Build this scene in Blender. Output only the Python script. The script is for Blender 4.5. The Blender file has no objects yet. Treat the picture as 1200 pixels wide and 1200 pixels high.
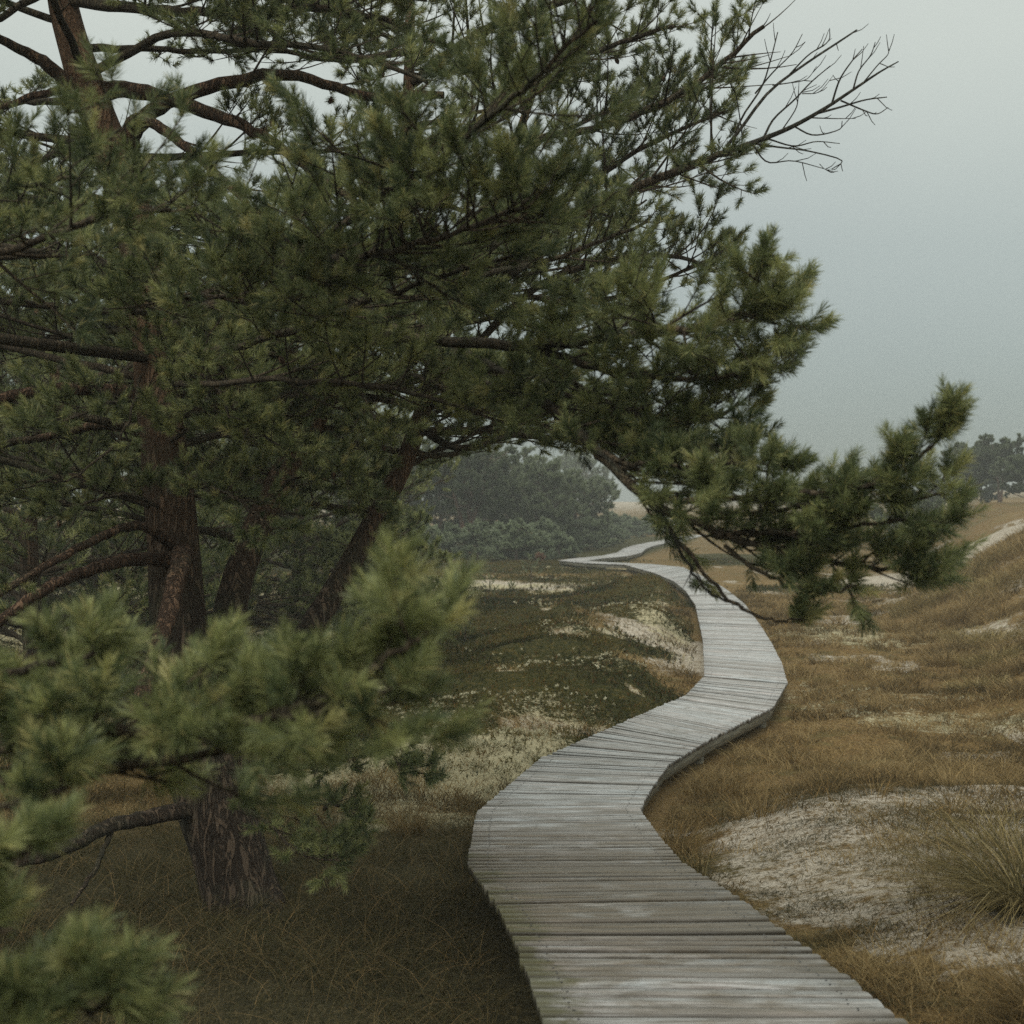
import bpy, math, random
import numpy as np
from mathutils import Vector as V3

R = math.radians
scene = bpy.context.scene
COL = scene.collection
F = 1600.0           # focal length in photo pixels
CZ = 2.8             # camera height
YH = 590.0           # horizon row
UP = V3((0, 0, 1))
rnd = random.Random(7)
rng = np.random.default_rng(11)

def P(u, v, d):
    """point at depth d seen at photo pixel (u, v)"""
    return V3(((u - 600) / F * d, d, CZ - (v - YH) / F * d))

# ------------------------------------------------------------------ noise
def _hash(ix, iy, s):
    h = np.sin(ix * 127.1 + iy * 311.7 + s * 74.7) * 43758.5453
    return h - np.floor(h)
def vnoise(x, y, s=0):
    ix = np.floor(x); iy = np.floor(y); fx = x - ix; fy = y - iy
    fx = fx * fx * (3 - 2 * fx); fy = fy * fy * (3 - 2 * fy)
    a = _hash(ix, iy, s); b = _hash(ix + 1, iy, s); c = _hash(ix, iy + 1, s); d = _hash(ix + 1, iy + 1, s)
    return a + (b - a) * fx + (c - a) * fy + (a - b - c + d) * fx * fy
def fbm(x, y, s=0, o=4):
    t = 0; a = .5; n = 0
    for k in range(o):
        t = t + a * vnoise(x, y, s + k * 3.1); n += a; a *= .5; x = x * 2.03 + 5.2; y = y * 2.03 + 1.7
    return t / n
def sstep(a, b, x):
    t = np.clip((x - a) / (b - a), 0, 1); return t * t * (3 - 2 * t)

# ------------------------------------------------------------------ materials
def new_mat(name):
    m = bpy.data.materials.new(name); m.use_nodes = True
    nt = m.node_tree; nt.nodes.clear()
    return m, nt, nt.nodes, nt.links
def N(nt, t, **kw):
    n = nt.nodes.new(t)
    for k, v in kw.items():
        if k in n.inputs: n.inputs[k].default_value = v
        else: setattr(n, k, v)
    return n
def mixc(nt, fac, a, b, mode='MIX'):
    n = nt.nodes.new('ShaderNodeMix'); n.data_type = 'RGBA'; n.blend_type = mode
    for sock, val in ((n.inputs[0], fac), (n.inputs[6], a), (n.inputs[7], b)):
        if hasattr(val, 'links'): nt.links.new(val, sock)
        elif isinstance(val, (int, float)): sock.default_value = val
        else: sock.default_value = (*val, 1)
    return n.outputs[2]
def math_(nt, op, a, b=None, clamp=False):
    n = nt.nodes.new('ShaderNodeMath'); n.operation = op; n.use_clamp = clamp
    for k, val in ((0, a), (1, b)):
        if val is None: continue
        if hasattr(val, 'links'): nt.links.new(val, n.inputs[k])
        else: n.inputs[k].default_value = val
    return n.outputs[0]
def maprange(nt, x, a, b, c=0, d=1):
    n = nt.nodes.new('ShaderNodeMapRange'); nt.links.new(x, n.inputs[0])
    for k, v in zip((1, 2, 3, 4), (a, b, c, d)): n.inputs[k].default_value = v
    return n.outputs[0]
def attr(nt, name):
    n = nt.nodes.new('ShaderNodeAttribute'); n.attribute_name = name; return n.outputs['Fac']
def noise(nt, vec, scale, detail=4, rough=.55, dist=0):
    n = nt.nodes.new('ShaderNodeTexNoise')
    n.inputs['Scale'].default_value = scale; n.inputs['Detail'].default_value = detail
    n.inputs['Roughness'].default_value = rough; n.inputs['Distortion'].default_value = dist
    if vec is not None: nt.links.new(vec, n.inputs['Vector'])
    return n.outputs['Fac']
def ramp(nt, x, stops):
    n = nt.nodes.new('ShaderNodeValToRGB'); nt.links.new(x, n.inputs[0])
    el = n.color_ramp.elements
    while len(el) < len(stops): el.new(.5)
    for e, (p, c) in zip(el, stops): e.position = p; e.color = (*c, 1)
    return n.outputs[0]
def finish(nt, color, rough=.8, spec=.3, normal=None, trans=None):
    out = nt.nodes.new('ShaderNodeOutputMaterial'); b = nt.nodes.new('ShaderNodeBsdfPrincipled')
    for sock, val in ((b.inputs['Base Color'], color), (b.inputs['Roughness'], rough), (b.inputs['Specular IOR Level'], spec)):
        if hasattr(val, 'links'): nt.links.new(val, sock)
        elif isinstance(val, (int, float)): sock.default_value = val
        else: sock.default_value = (*val, 1)
    if normal is not None: nt.links.new(normal, b.inputs['Normal'])
    if trans:
        t = nt.nodes.new('ShaderNodeBsdfTranslucent'); nt.links.new(color, t.inputs['Color'])
        ms = nt.nodes.new('ShaderNodeMixShader'); ms.inputs[0].default_value = trans
        nt.links.new(b.outputs[0], ms.inputs[1]); nt.links.new(t.outputs[0], ms.inputs[2])
        nt.links.new(ms.outputs[0], out.inputs[0])
    else: nt.links.new(b.outputs[0], out.inputs[0])
def bump(nt, h, strength=.5, dist=.01):
    n = nt.nodes.new('ShaderNodeBump'); n.inputs['Strength'].default_value = strength
    n.inputs['Distance'].default_value = dist; nt.links.new(h, n.inputs['Height']); return n.outputs[0]
def objvec(nt, scale=None):
    c = nt.nodes.new('ShaderNodeTexCoord')
    if scale is None: return c.outputs['Object']
    m = nt.nodes.new('ShaderNodeMapping'); m.inputs['Scale'].default_value = scale
    nt.links.new(c.outputs['Object'], m.inputs[0]); return m.outputs[0]

def needle_mat(name, dark, mid, light, tipc, trans=.28, spec=.4, rough=.45):
    m, nt, nn, L = new_mat(name)
    t = attr(nt, 'tone')
    c = ramp(nt, t, [(0, dark), (.5, mid), (1, light)])
    c = mixc(nt, attr(nt, 'tip'), c, tipc)
    finish(nt, c, rough, spec, trans=trans)
    return m
M_NEEDLE = needle_mat('pine_needles', (.044, .064, .031), (.136, .166, .070), (.36, .375, .15), (.50, .44, .18), .38)
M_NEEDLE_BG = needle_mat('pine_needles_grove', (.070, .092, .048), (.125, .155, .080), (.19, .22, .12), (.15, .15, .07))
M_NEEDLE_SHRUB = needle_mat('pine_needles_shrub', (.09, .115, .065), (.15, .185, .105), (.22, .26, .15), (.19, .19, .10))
M_HEATH = needle_mat('heath_sprigs', (.024, .030, .010), (.058, .060, .018), (.130, .105, .032), (.19, .085, .03), .2, .08, .8)
M_LICHEN = needle_mat('reindeer_lichen', (.30, .27, .16), (.48, .45, .30), (.64, .62, .45), (.42, .30, .16), .2, .08, .8)
M_GRASS = needle_mat('dry_grass', (.060, .046, .020), (.158, .110, .047), (.33, .245, .115), (.36, .23, .09), .25, .08, .8)
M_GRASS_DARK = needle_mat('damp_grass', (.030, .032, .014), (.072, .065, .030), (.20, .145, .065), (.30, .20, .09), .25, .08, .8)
M_MARRAM = needle_mat('marram_grass', (.036, .036, .015), (.135, .105, .040), (.34, .265, .115), (.40, .33, .17), .25, .08, .8)
M_ORANGE = needle_mat('rusty_leaves', (.13, .06, .03), (.20, .09, .045), (.27, .13, .065), (.27, .13, .06))

def bark_mat(name, c0, c1, c2, sc=1.0, upper=None):
    m, nt, nn, L = new_mat(name)
    v = objvec(nt, (9 * sc, 9 * sc, 2.4 * sc))
    n1 = noise(nt, v, 1.3, 8, .7, .8)
    n2 = noise(nt, objvec(nt, (16 * sc, 16 * sc, 3.0 * sc)), 1.0, 5, .6, 1.6)
    rid = math_(nt, 'MULTIPLY', math_(nt, 'ABSOLUTE', math_(nt, 'SUBTRACT', n2, .5)), 2.0)
    crack = maprange(nt, rid, 0, .20)
    c = ramp(nt, n1, [(.3, c0), (.5, c1), (.72, c2)])
    c = mixc(nt, crack, tuple(x * .6 for x in c0), c)
    if upper:           # the flaky orange bark of the upper stem
        sp_ = nt.nodes.new('ShaderNodeSeparateXYZ'); L.new(objvec(nt), sp_.inputs[0])
        c = mixc(nt, maprange(nt, sp_.outputs['Z'], 1.6, 3.6, 0, .8), c, mixc(nt, n1, tuple(x * .5 for x in upper), tuple(x * 1.4 for x in upper)))
    big = noise(nt, objvec(nt), 2.5, 5, .65)
    c = mixc(nt, maprange(nt, big, .50, .68, 0, .5), c, (.075, .085, .05))     # algae
    h = math_(nt, 'ADD', math_(nt, 'MULTIPLY', crack, .8), n1)
    finish(nt, c, .9, .2, bump(nt, h, 1.0, .03 / sc))
    return m
M_BARK = bark_mat('pine_bark', (.062, .046, .032), (.110, .080, .054), (.170, .118, .078), upper=(.20, .115, .062))
M_BARK_RED = bark_mat('pine_bark_upper', (.085, .055, .036), (.155, .095, .058), (.24, .15, .09), 1.5)
M_TWIG = bark_mat('pine_twigs', (.070, .056, .038), (.125, .095, .060), (.185, .14, .085), 3)
M_DEAD = bark_mat('dead_twigs', (.045, .042, .032), (.085, .078, .058), (.14, .125, .095), 3)
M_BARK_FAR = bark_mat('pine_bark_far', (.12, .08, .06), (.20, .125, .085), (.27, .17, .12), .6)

# ------------------------------------------------------------------ mesh building
class MB:
    """collects vertices, triangles / quads and per-vertex attributes; build() links ONE mesh object"""
    def __init__(s): s.v = []; s.f3 = []; s.f4 = []; s.n = 0; s.a = {}; s.seg = []
    def add(s, verts, f3=None, f4=None, **attrs):
        verts = np.asarray(verts, dtype=np.float32).reshape(-1, 3)
        s.v.append(verts)
        if f3 is not None and len(f3): s.f3.append(np.asarray(f3, dtype=np.int64) + s.n)
        if f4 is not None and len(f4): s.f4.append(np.asarray(f4, dtype=np.int64) + s.n)
        for k, a in attrs.items(): s.a.setdefault(k, []).append(np.asarray(a, dtype=np.float32))
        s.n += len(verts)
    def flush(s):
        """thin twigs: three-sided tapered prisms"""
        if not s.seg: return
        q = np.array(s.seg, dtype=np.float64); s.seg = []
        a, b, ra, rb = q[:, 0:3], q[:, 3:6], q[:, 6], q[:, 7]
        d = b - a; d /= np.linalg.norm(d, axis=1, keepdims=True) + 1e-9
        u = np.cross(d, np.array([[.31, .87, .38]])); u /= np.linalg.norm(u, axis=1, keepdims=True) + 1e-9; w = np.cross(d, u)
        vs = []
        for c, r in ((a, ra), (b, rb)):
            for k in range(3):
                t = k * 2.0944; vs.append(c + (u * math.cos(t) + w * math.sin(t)) * r[:, None])
        n = len(q); i = np.arange(n) * 6
        s.add(np.stack(vs, 1).reshape(-1, 3), f4=np.concatenate([np.stack([i + k, i + (k + 1) % 3, i + 3 + (k + 1) % 3, i + 3 + k], 1) for k in range(3)]))
    def build(s, name, mat, parent=None, origin=None, smooth=False):
        s.flush()
        if s.n == 0: return None
        v = np.concatenate(s.v)
        if parent is not None and origin is None:
            r = parent
            while r.parent: r = r.parent
            origin = r.location
        if origin is not None: v = v - np.array(origin, dtype=np.float32)
        f3 = np.concatenate(s.f3) if s.f3 else np.zeros((0, 3), np.int64)
        f4 = np.concatenate(s.f4) if s.f4 else np.zeros((0, 4), np.int64)
        me = bpy.data.meshes.new(name)
        me.vertices.add(len(v)); me.vertices.foreach_set('co', v.astype(np.float32).ravel())
        nl = f3.size + f4.size
        me.loops.add(nl)
        me.loops.foreach_set('vertex_index', np.concatenate([f3.ravel(), f4.ravel()]).astype(np.int32))
        me.polygons.add(len(f3) + len(f4))
        ls = np.concatenate([np.arange(len(f3)) * 3, f3.size + np.arange(len(f4)) * 4]).astype(np.int32)
        me.polygons.foreach_set('loop_start', ls)
        me.update(calc_edges=True)
        if smooth: me.polygons.foreach_set('use_smooth', np.ones(len(me.polygons), dtype=bool))
        for k, l in s.a.items():
            arr = np.concatenate(l)
            if len(arr) == len(v):
                at = me.attributes.new(k, 'FLOAT', 'POINT'); at.data.foreach_set('value', arr.astype(np.float32))
        me.materials.append(mat)
        me.validate()
        o = bpy.data.objects.new(name, me); COL.objects.link(o)
        if parent is not None: o.parent = parent
        elif origin is not None: o.location = origin
        return o

def tag(o, label=None, cat=None, group=None, kind=None):
    if label: o['label'] = label
    if cat: o['category'] = cat
    if group: o['group'] = group
    if kind: o['kind'] = kind
    return o
def empty(name, loc, label, cat, group=None):
    o = bpy.data.objects.new(name, None); COL.objects.link(o); o.location = loc
    o.empty_display_size = .2
    bpy.context.view_layer.update()
    return tag(o, label, cat, group)
def copy_tree(o, parent=None):
    c = o.copy(); COL.objects.link(c)
    if parent is not None: c.parent = parent
    for ch in list(o.children): copy_tree(ch, c)
    return c

def spline(pts, n):
    """catmull-rom through pts"""
    pts = [V3(p) for p in pts]
    if len(pts) == 2:
        return [pts[0].lerp(pts[1], i / (n - 1)) for i in range(n)]
    q = [pts[0] * 2 - pts[1]] + pts + [pts[-1] * 2 - pts[-2]]
    seg = len(pts) - 1; out = []
    for i in range(n):
        t = i / (n - 1) * seg; k = min(int(t), seg - 1); t -= k
        a, b, c, d = q[k:k + 4]
        out.append(.5 * ((2 * b) + (c - a) * t + (2 * a - 5 * b + 4 * c - d) * t * t + (3 * b - a - 3 * c + d) * t ** 3))
    return out

def tube(mb, pts, radii, sides=5, rough=0, cap=False, seed=0):
    n = len(pts)
    if sides <= 4:
        for i in range(n - 1): mb.seg.append((*pts[i], *pts[i + 1], radii[i], radii[i + 1]))
        return
    P_ = np.array([p[:] for p in pts]); T = np.gradient(P_, axis=0)
    T /= np.linalg.norm(T, axis=1, keepdims=True) + 1e-9
    u = np.cross(T[0], [0.3, .9, .2]); u /= np.linalg.norm(u) + 1e-9
    ang = np.arange(sides) / sides * 2 * math.pi
    rings = np.empty((n, sides, 3))
    for i in range(n):
        u = u - T[i] * np.dot(u, T[i]); u /= np.linalg.norm(u) + 1e-9
        w = np.cross(T[i], u)
        r = radii[i]
        rr = r * np.ones(sides)
        if rough:
            rr = r * (1 + rough * (vnoise(ang * 1.9 + seed * 7.7 + 3 * np.sin(ang), np.full(sides, i * .35 + seed), 3) - .5) * 2
                      + rough * .7 * np.sin(ang * 3 + seed))
        rings[i] = P_[i] + rr[:, None] * (np.cos(ang)[:, None] * u + np.sin(ang)[:, None] * w)
    idx = np.arange(n * sides).reshape(n, sides)
    a = idx[:-1]; b = idx[1:]
    f4 = np.stack([a, np.roll(a, -1, 1), np.roll(b, -1, 1), b], -1).reshape(-1, 4)
    mb.add(rings.reshape(-1, 3), f4=f4)

class Shoots:
    def __init__(s): s.p = []; s.d = []; s.l = []; s.k = []
    def add(s, p, d, l, k=1.0): s.p.append(p[:]); s.d.append(d[:]); s.l.append(l); s.k.append(k)

def needles(mb, p, d, L, cnt, nl, w, rg, tiprate=.05, quad=False, spread=(58, 24), tmean=None):
    """cnt thin needles round every shoot (p, d, L)"""
    if len(p) == 0: return
    p = np.asarray(p, float); d = np.asarray(d, float); L = np.asarray(L, float)
    d = d / (np.linalg.norm(d, axis=1, keepdims=True) + 1e-9)
    n = len(p)
    ref = np.where(np.abs(d[:, 2:3]) > .9, np.array([[1., 0, 0]]), np.array([[0., 0, 1]]))
    a = np.cross(d, ref); a /= np.linalg.norm(a, axis=1, keepdims=True); b = np.cross(d, a)
    M = n * cnt
    rep = lambda x: np.repeat(x, cnt, axis=0)
    t = rg.random(M); az = rg.random(M) * 2 * math.pi
    phi = np.radians(spread[0] + (spread[1] - spread[0]) * t + rg.normal(0, 9, M))
    D, A, B = rep(d), rep(a), rep(b)
    base = rep(p) + D * (t * rep(L))[:, None]
    nd = D * np.cos(phi)[:, None] + (A * np.cos(az)[:, None] + B * np.sin(az)[:, None]) * np.sin(phi)[:, None]
    ln = nl * (.75 + .4 * rg.random(M)) * np.repeat(.85 + .3 * rg.random(n), cnt)
    rv = rg.normal(size=(M, 3)); sd = np.cross(nd, rv); sd /= np.linalg.norm(sd, axis=1, keepdims=True) + 1e-9
    tip = base + nd * ln[:, None] + np.array([0, 0, -1.]) * (ln * .06)[:, None]
    h = sd * (w * .5)
    tone = np.clip(np.repeat(rg.normal(.5, .2, n) if tmean is None else tmean + rg.normal(0, .15, n), cnt) + rg.normal(0, .14, M), 0, 1)
    tp = np.repeat((rg.random(n) < tiprate) * rg.random(n), cnt) * (t > .35)
    tp = np.maximum(tp * .75, (rg.random(M) < .05) * .8)
    if quad:
        mid = base + nd * (ln * .55)[:, None]
        vv = np.stack([base - h * .6, base + h * .6, mid + h, mid - h, tip], 1).reshape(-1, 3)
        i = np.arange(M) * 5
        f4 = np.stack([i, i + 1, i + 2, i + 3], 1); f3 = np.stack([i + 3, i + 2, i + 4], 1)
        mb.add(vv, f3=f3, f4=f4, tone=np.repeat(tone, 5), tip=np.repeat(tp, 5))
    else:
        vv = np.stack([base - h, base + h, tip], 1).reshape(-1, 3)
        mb.add(vv, f3=np.arange(M * 3).reshape(-1, 3), tone=np.repeat(tone, 3), tip=np.repeat(tp, 3))

def proj(p):
    d = max(p[1], .05)
    return 600 + p[0] / d * F, YH - (p[2] - CZ) / d * F

def bough(wood, sh, spine, r0, r1, rd, t0=.2, len2=.7, gap2=.16, gap3=.11, S=1.0, upm=.15, flat=.35, curl=.25,
          keep=None, sides=7, dead=False, droop=0.0, shoot=.10, fill=1.0, pre=None):
    """a limb along spine with two orders of side branches and needle-bearing shoots"""
    ns = max(8, len(spine) * 5)
    sp = spline(spine, ns)
    # small wobble
    for i in range(1, ns): sp[i] = sp[i] + V3((rd.gauss(0, 1), rd.gauss(0, 1), rd.gauss(0, 1))) * (.006 * S)
    rad = [r0 + (r1 - r0) * (i / (ns - 1)) ** .8 for i in range(ns)]
    if pre:
        pp = [P(*q) for q in pre] + [sp[0], sp[2]]
        pr = spline(pp, 8 * len(pp)); tube(wood, pr, [r0 * (1.7 - .7 * i / (len(pr) - 1)) for i in range(len(pr))], 8, .10, seed=rd.random() * 20)
    tube(wood, sp, rad, sides, .10 if sides > 6 else 0, seed=rd.random() * 20)
    seglen = [(sp[i + 1] - sp[i]).length for i in range(ns - 1)]; tot = sum(seglen)
    def at(t):
        x = t * (ns - 1); k = min(int(x), ns - 2); return sp[k].lerp(sp[k + 1], x - k), (sp[k + 1] - sp[k]).normalized(), rad[k]
    n2 = max(2, int(tot * (1 - t0) / gap2)); sgn = 1
    jobs = [(t0 + (1 - t0) * (j + rd.random() * .8) / n2) for j in range(n2)]
    def shoots_at(q, dr, l, k=1.0):
        if keep is not None and not keep(q): return
        dd = (dr + UP * rd.uniform(.15, .75)).normalized()
        sh.add(q, dd, l, k)
    for t in jobs:
        p, tg, rr = at(min(t, .995)); sgn = -sgn
        side = tg.cross(UP)
        if side.length < .05: side = V3((1, 0, 0))
        side.normalize(); upv = side.cross(tg).normalized()
        al = rd.gauss(upm, flat) * 1.2
        if rd.random() < .5: sgn = -sgn
        lat = side * (sgn * math.cos(al)) + upv * math.sin(al)
        ph = R(rd.uniform(35, 68))
        dr = (tg * math.cos(ph) + lat * math.sin(ph)).normalized()
        ln = len2 * (1 - .55 * t) * rd.uniform(.55, 1.15)
        if t > .9: ln *= .8
        c2 = curl * rd.uniform(.3, 1.3) - droop
        m = 6
        kn = V3((rd.gauss(0, .12), rd.gauss(0, .12), rd.gauss(0, .08)))
        pl = [p + dr * (ln * s / (m - 1)) + (UP * c2 + kn) * (ln * (s / (m - 1)) ** 2) for s in range(m)]
        r2 = min(rr * .6, .012 * S * (ln / .6) ** .8 + .002 * S)
        tube(wood, pl, [r2 * (1 - .72 * s / (m - 1)) for s in range(m)], 4)
        if dead: continue
        n3 = max(2, int(ln * .8 / (gap3 * S)))
        for j in range(n3):
            if rd.random() > fill: continue
            s = .18 + .8 * (j + rd.random()) / n3
            x = s * (m - 1); k = min(int(x), m - 2); q = pl[k].lerp(pl[k + 1], x - k); tq = (pl[k + 1] - pl[k]).normalized()
            sd = tq.cross(UP)
            if sd.length < .05: sd = V3((1, 0, 0))
            sd.normalize(); uq = sd.cross(tq)
            a3 = rd.gauss(.25, .5); sg = rd.choice((-1, 1))
            lt = sd * (sg * math.cos(a3)) + uq * math.sin(a3); p3 = R(rd.uniform(32, 60))
            d3 = (tq * math.cos(p3) + lt * math.sin(p3)).normalized()
            l3 = min(ln * .5, .34 * S) * (1 - .45 * s) * rd.uniform(.5, 1.2)
            e = q + d3 * l3 + UP * (l3 * .12)
            if keep is not None and not keep(e): continue
            tube(wood, [q, q.lerp(e, .5) + UP * (l3 * .01), e], [.0045 * S, .0035 * S, .0022 * S], 3)
            shoots_at(e - d3 * (.03 * S), d3, shoot * S * rd.uniform(.8, 1.2))
            nb = max(1, int(l3 / (.075 * S)))
            for b in range(nb):
                f = .25 + .75 * (b + rd.random()) / nb
                v = V3((rd.gauss(0, 1), rd.gauss(0, 1), rd.gauss(.3, .7)))
                v = (d3 * 1.0 + (v - d3 * v.dot(d3)) * .5).normalized()
                shoots_at(q.lerp(e, f), v, shoot * S * rd.uniform(.6, 1.0))
        # the branch's own leading shoots
        dl = (pl[-1] - pl[-2]).normalized()
        shoots_at(pl[-1] - dl * .02, dl, shoot * S * 1.15)
        for b in range(2):
            v = V3((rd.gauss(0, 1), rd.gauss(0, 1), rd.gauss(.2, .6)))
            shoots_at(pl[-1] - dl * .03 * S, (dl + v * .45).normalized(), shoot * S * .9)
    return sp

# ================================================================== BOARDWALK GEOMETRY (needed by the terrain)
DK = ([-6, 0, 3, 4.5, 6, 8, 11, 13, 18, 26, 40, 200], [1.55, 1.58, 1.62, 1.70, 1.82, 2.0, 2.3, 2.40, 2.45, 2.50, 2.55, 2.55])
def drop(d): return float(np.interp(d, *DK))
def deckpt(u, v):
    lo, hi = 1.0, 150.0
    for _ in range(50):
        m = (lo + hi) / 2
        if YH + F * drop(m) / m > v: lo = m
        else: hi = m
    return V3(((u - 600) / F * lo, lo, CZ - drop(lo)))
ST = [((645, 1200), (1057, 1200)), ((630, 1155), (1005, 1158)), ((608, 1100), (925, 1100)), ((585, 1058), (862, 1053)),
      ((552, 1012), (795, 1010)), ((557, 980), (768, 979)), ((562, 952), (747, 948)), ((600, 919), (760, 924)), ((637, 888), (782, 895)),
      ((735, 845), (830, 866)), ((805, 815), (905, 828)), ((827, 792), (921, 800)), ((826, 770), (915, 777)), ((825, 750), (902, 752)),
      ((820, 728), (889, 731)), ((816, 709), (872, 708)), ((804, 692), (850, 690)), ((790, 681), (828, 677)), ((768, 671.5), (800, 664.5)),
      ]
stations = [(deckpt(*a), deckpt(*b)) for a, b in ST]
# behind the camera the deck runs straight on
a0, b0 = stations[0]; a1, b1 = stations[2]
dirn = ((a0 - a1) + (b0 - b1)).normalized()
for L_ in (1.8, 4.2, 8.0):
    na, nb = a0 + dirn * L_, b0 + dirn * L_
    na.z = CZ - drop(na.y); nb.z = CZ - drop(nb.y)
    stations.insert(0, (na, nb))
# the far reach: a sharp wiggle to the left, then away to the right
cl = [((stations[-1][0] + stations[-1][1]) / 2)] + [V3((x, y, CZ - 2.55)) for x, y in
      ((5.3, 57.2), (3.6, 59.0), (2.7, 61.2), (3.6, 63.6), (5.0, 66.5), (6.1, 71), (6.9, 77), (7.9, 82.5), (9.5, 89), (12.2, 99), (15.5, 112), (20, 128))]
for i in range(1, len(cl)):
    t = (cl[min(i + 1, len(cl) - 1)] - cl[i - 1]).normalized(); s = V3((t.y, -t.x, 0)) * .62
    stations.append((cl[i] - s, cl[i] + s))
MID = np.array([((a + b) / 2)[:] for a, b in stations])
_m = MID[MID[:, 1] < 57]; _o = np.argsort(_m[:, 1])
XCY, XCX = list(_m[_o, 1]) + [70, 130], list(_m[_o, 0]) + [6, 20]
def xc(y): return np.interp(y, XCY, XCX)
# distance to the deck's centre line
def deckdist(x, y):
    best = np.full(np.shape(x), 1e9)
    for (p, q) in zip(MID[:-1], MID[1:]):
        d = q[:2] - p[:2]; L2 = d @ d
        t = np.clip(((x - p[0]) * d[0] + (y - p[1]) * d[1]) / L2, 0, 1)
        best = np.minimum(best, np.hypot(x - p[0] - t * d[0], y - p[1] - t * d[1]))
    return best

# ================================================================== TERRAIN
def Gp(u, v, z=.1): d = (CZ - z) * F / (v - YH); return ((u - 600) / F * d, d)
def ell(x, y, cx, cy, rx, ry, soft=.35):
    q = np.sqrt(((x - cx) / rx) ** 2 + ((y - cy) / ry) ** 2)
    q = q + (fbm(x * 1.1 + cx, y * 1.1, 5) - .5) * .8
    return 1 - sstep(1 - soft, 1 + soft, q)
def dune(x, y):
    xf = np.interp(y, [-10, 10, 17, 26, 38, 55, 90, 150, 400], [9, 6.6, 5.4, 6.6, 9.0, 15, 24, 45, 90])
    w = fbm(x * .25, y * .25, 9) - .5
    q = sstep(0, 8.0, (x - xf) + w * 2.2)
    crest = np.interp(y, [0, 15, 22, 34, 60, 100, 400], [1.1, 1.6, 2.1, 2.45, 2.4, 2.45, 3.2])
    return q, q * (crest + w * .7)
MOUNDS = [(760, 742, 1.1, 2.2, .40), (800, 700, 1.6, 3.0, .32), (735, 700, 1.5, 2.5, .25), (690, 745, 1.2, 2.0, .28), (770, 684, 1.6, 2.0, .28),
          (640, 760, 1.4, 2.0, .25), (700, 770, 1.0, 1.3, .25), (560, 790, 1.4, 1.6, .22), (620, 830, 1.0, 1.1, .20), (700, 820, .9, 1.0, .18),
          (540, 850, .9, .9, .18), (650, 725, 1.4, 1.6, .22), (590, 815, .9, .9, .25), (665, 785, .9, 1.0, .3), (725, 805, .8, .9, .25)]
def heathmask(x, y):
    m = np.zeros_like(x)
    a = sstep(13.2, 14.6, y + (fbm(x * .9, y * .9, 2) - .5) * 2.2) * (1 - sstep(49, 56, y + (fbm(x * .5, y * .5, 3) - .5) * 6))
    left = 1 - sstep(-.95, -.55, x - xc(y) + .25 * (fbm(x, y, 6) - .5))
    m = a * left
    # clearings
    for (u, v, rx, ry) in ((775, 757, 1.55, 3.8), (800, 790, 1.05, 2.2), (715, 727, .7, 1.2), (745, 715, .9, 1.2), (810, 715, .5, 2.2), (655, 688, .5, 1.0)):
        gx, gy = Gp(u, v); m = m * (1 - .95 * ell(x, y, gx, gy, rx, ry))
    for (u, v, rx, ry) in ((752, 742, 1.1, 1.7), (735, 772, .85, 1.0), (790, 700, 1.6, 1.8)):
        gx, gy = Gp(u, v); m = np.maximum(m, ell(x, y, gx, gy, rx, ry, .25))
    op = sstep(.62, .70, fbm(x * 1.15 + 3, y * .62, 71, 3)) * sstep(14, 17, y)
    m = m * (1 - .85 * op)
    # pale strip behind, then heath again beyond
    gx, gy = Gp(500, 682); st = ell(x, y, gx, gy, 5.4, 3.4)
    m = m * (1 - st)
    far = sstep(52, 58, y) * (1 - sstep(96, 120, y)) * (1 - sstep(-.5, 2.5, x - np.interp(y, [50, 60, 80, 130], [3, 3.5, 8, 20])))
    m = np.maximum(m, far * .85 * (1 - st))
    rr = 0
    for (u, v, rx, ry) in ((880, 655, 3.5, 7), (960, 690, 2.2, 2.4)):       # dark strips right of the deck
        gx, gy = Gp(u, v); rr = np.maximum(rr, ell(x, y, gx, gy, rx, ry) * sstep(.8, 1.3, x - xc(y)))
    return np.maximum(m, rr * .9)
def lichenmask(x, y):
    lf = (1 - sstep(-.9, -.6, x - xc(y))) * sstep(14, 17, y) * (1 - sstep(52, 58, y))
    m = .6 * lf * sstep(.58, .68, fbm(x * 1.15 + 3, y * .62, 71, 3))
    for (u, v, rx, ry, k) in ((520, 905, 1.2, 1.7, 1), (430, 930, 1.0, 1.4, 1), (470, 975, .7, .8, .8), (350, 940, 1.2, 1.0, .7), (600, 880, .7, .9, .9),
                              (500, 682, 4.8, 2.0, .85), (250, 690, 6, 3, .8), (60, 745, 5, 2.5, .8), (770, 745, .6, 2.2, .7), (720, 745, .9, 1.2, .35), (700, 765, 1.0, 1.2, .4),
                              (640, 845, .9, .8, .45), (545, 850, 1.0, .8, .4), (690, 808, .9, .9, .35), (640, 800, .8, .8, .3), (745, 722, 1.0, 1.0, .4), (690, 663, 2.5, 1.4, .6),
                              (1010, 745, 1.6, 2.6, .75), (1110, 850, 1.1, .8, .6), (985, 820, 1.4, 1.8, .4), (1130, 760, 1.3, 1.6, .2), (655, 688, .6, 1.0, .8), (830, 770, .7, 1.5, .3)):
        gx, gy = Gp(u, v); m = np.maximum(m, k * ell(x, y, gx, gy, rx, ry))
    return m
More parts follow.
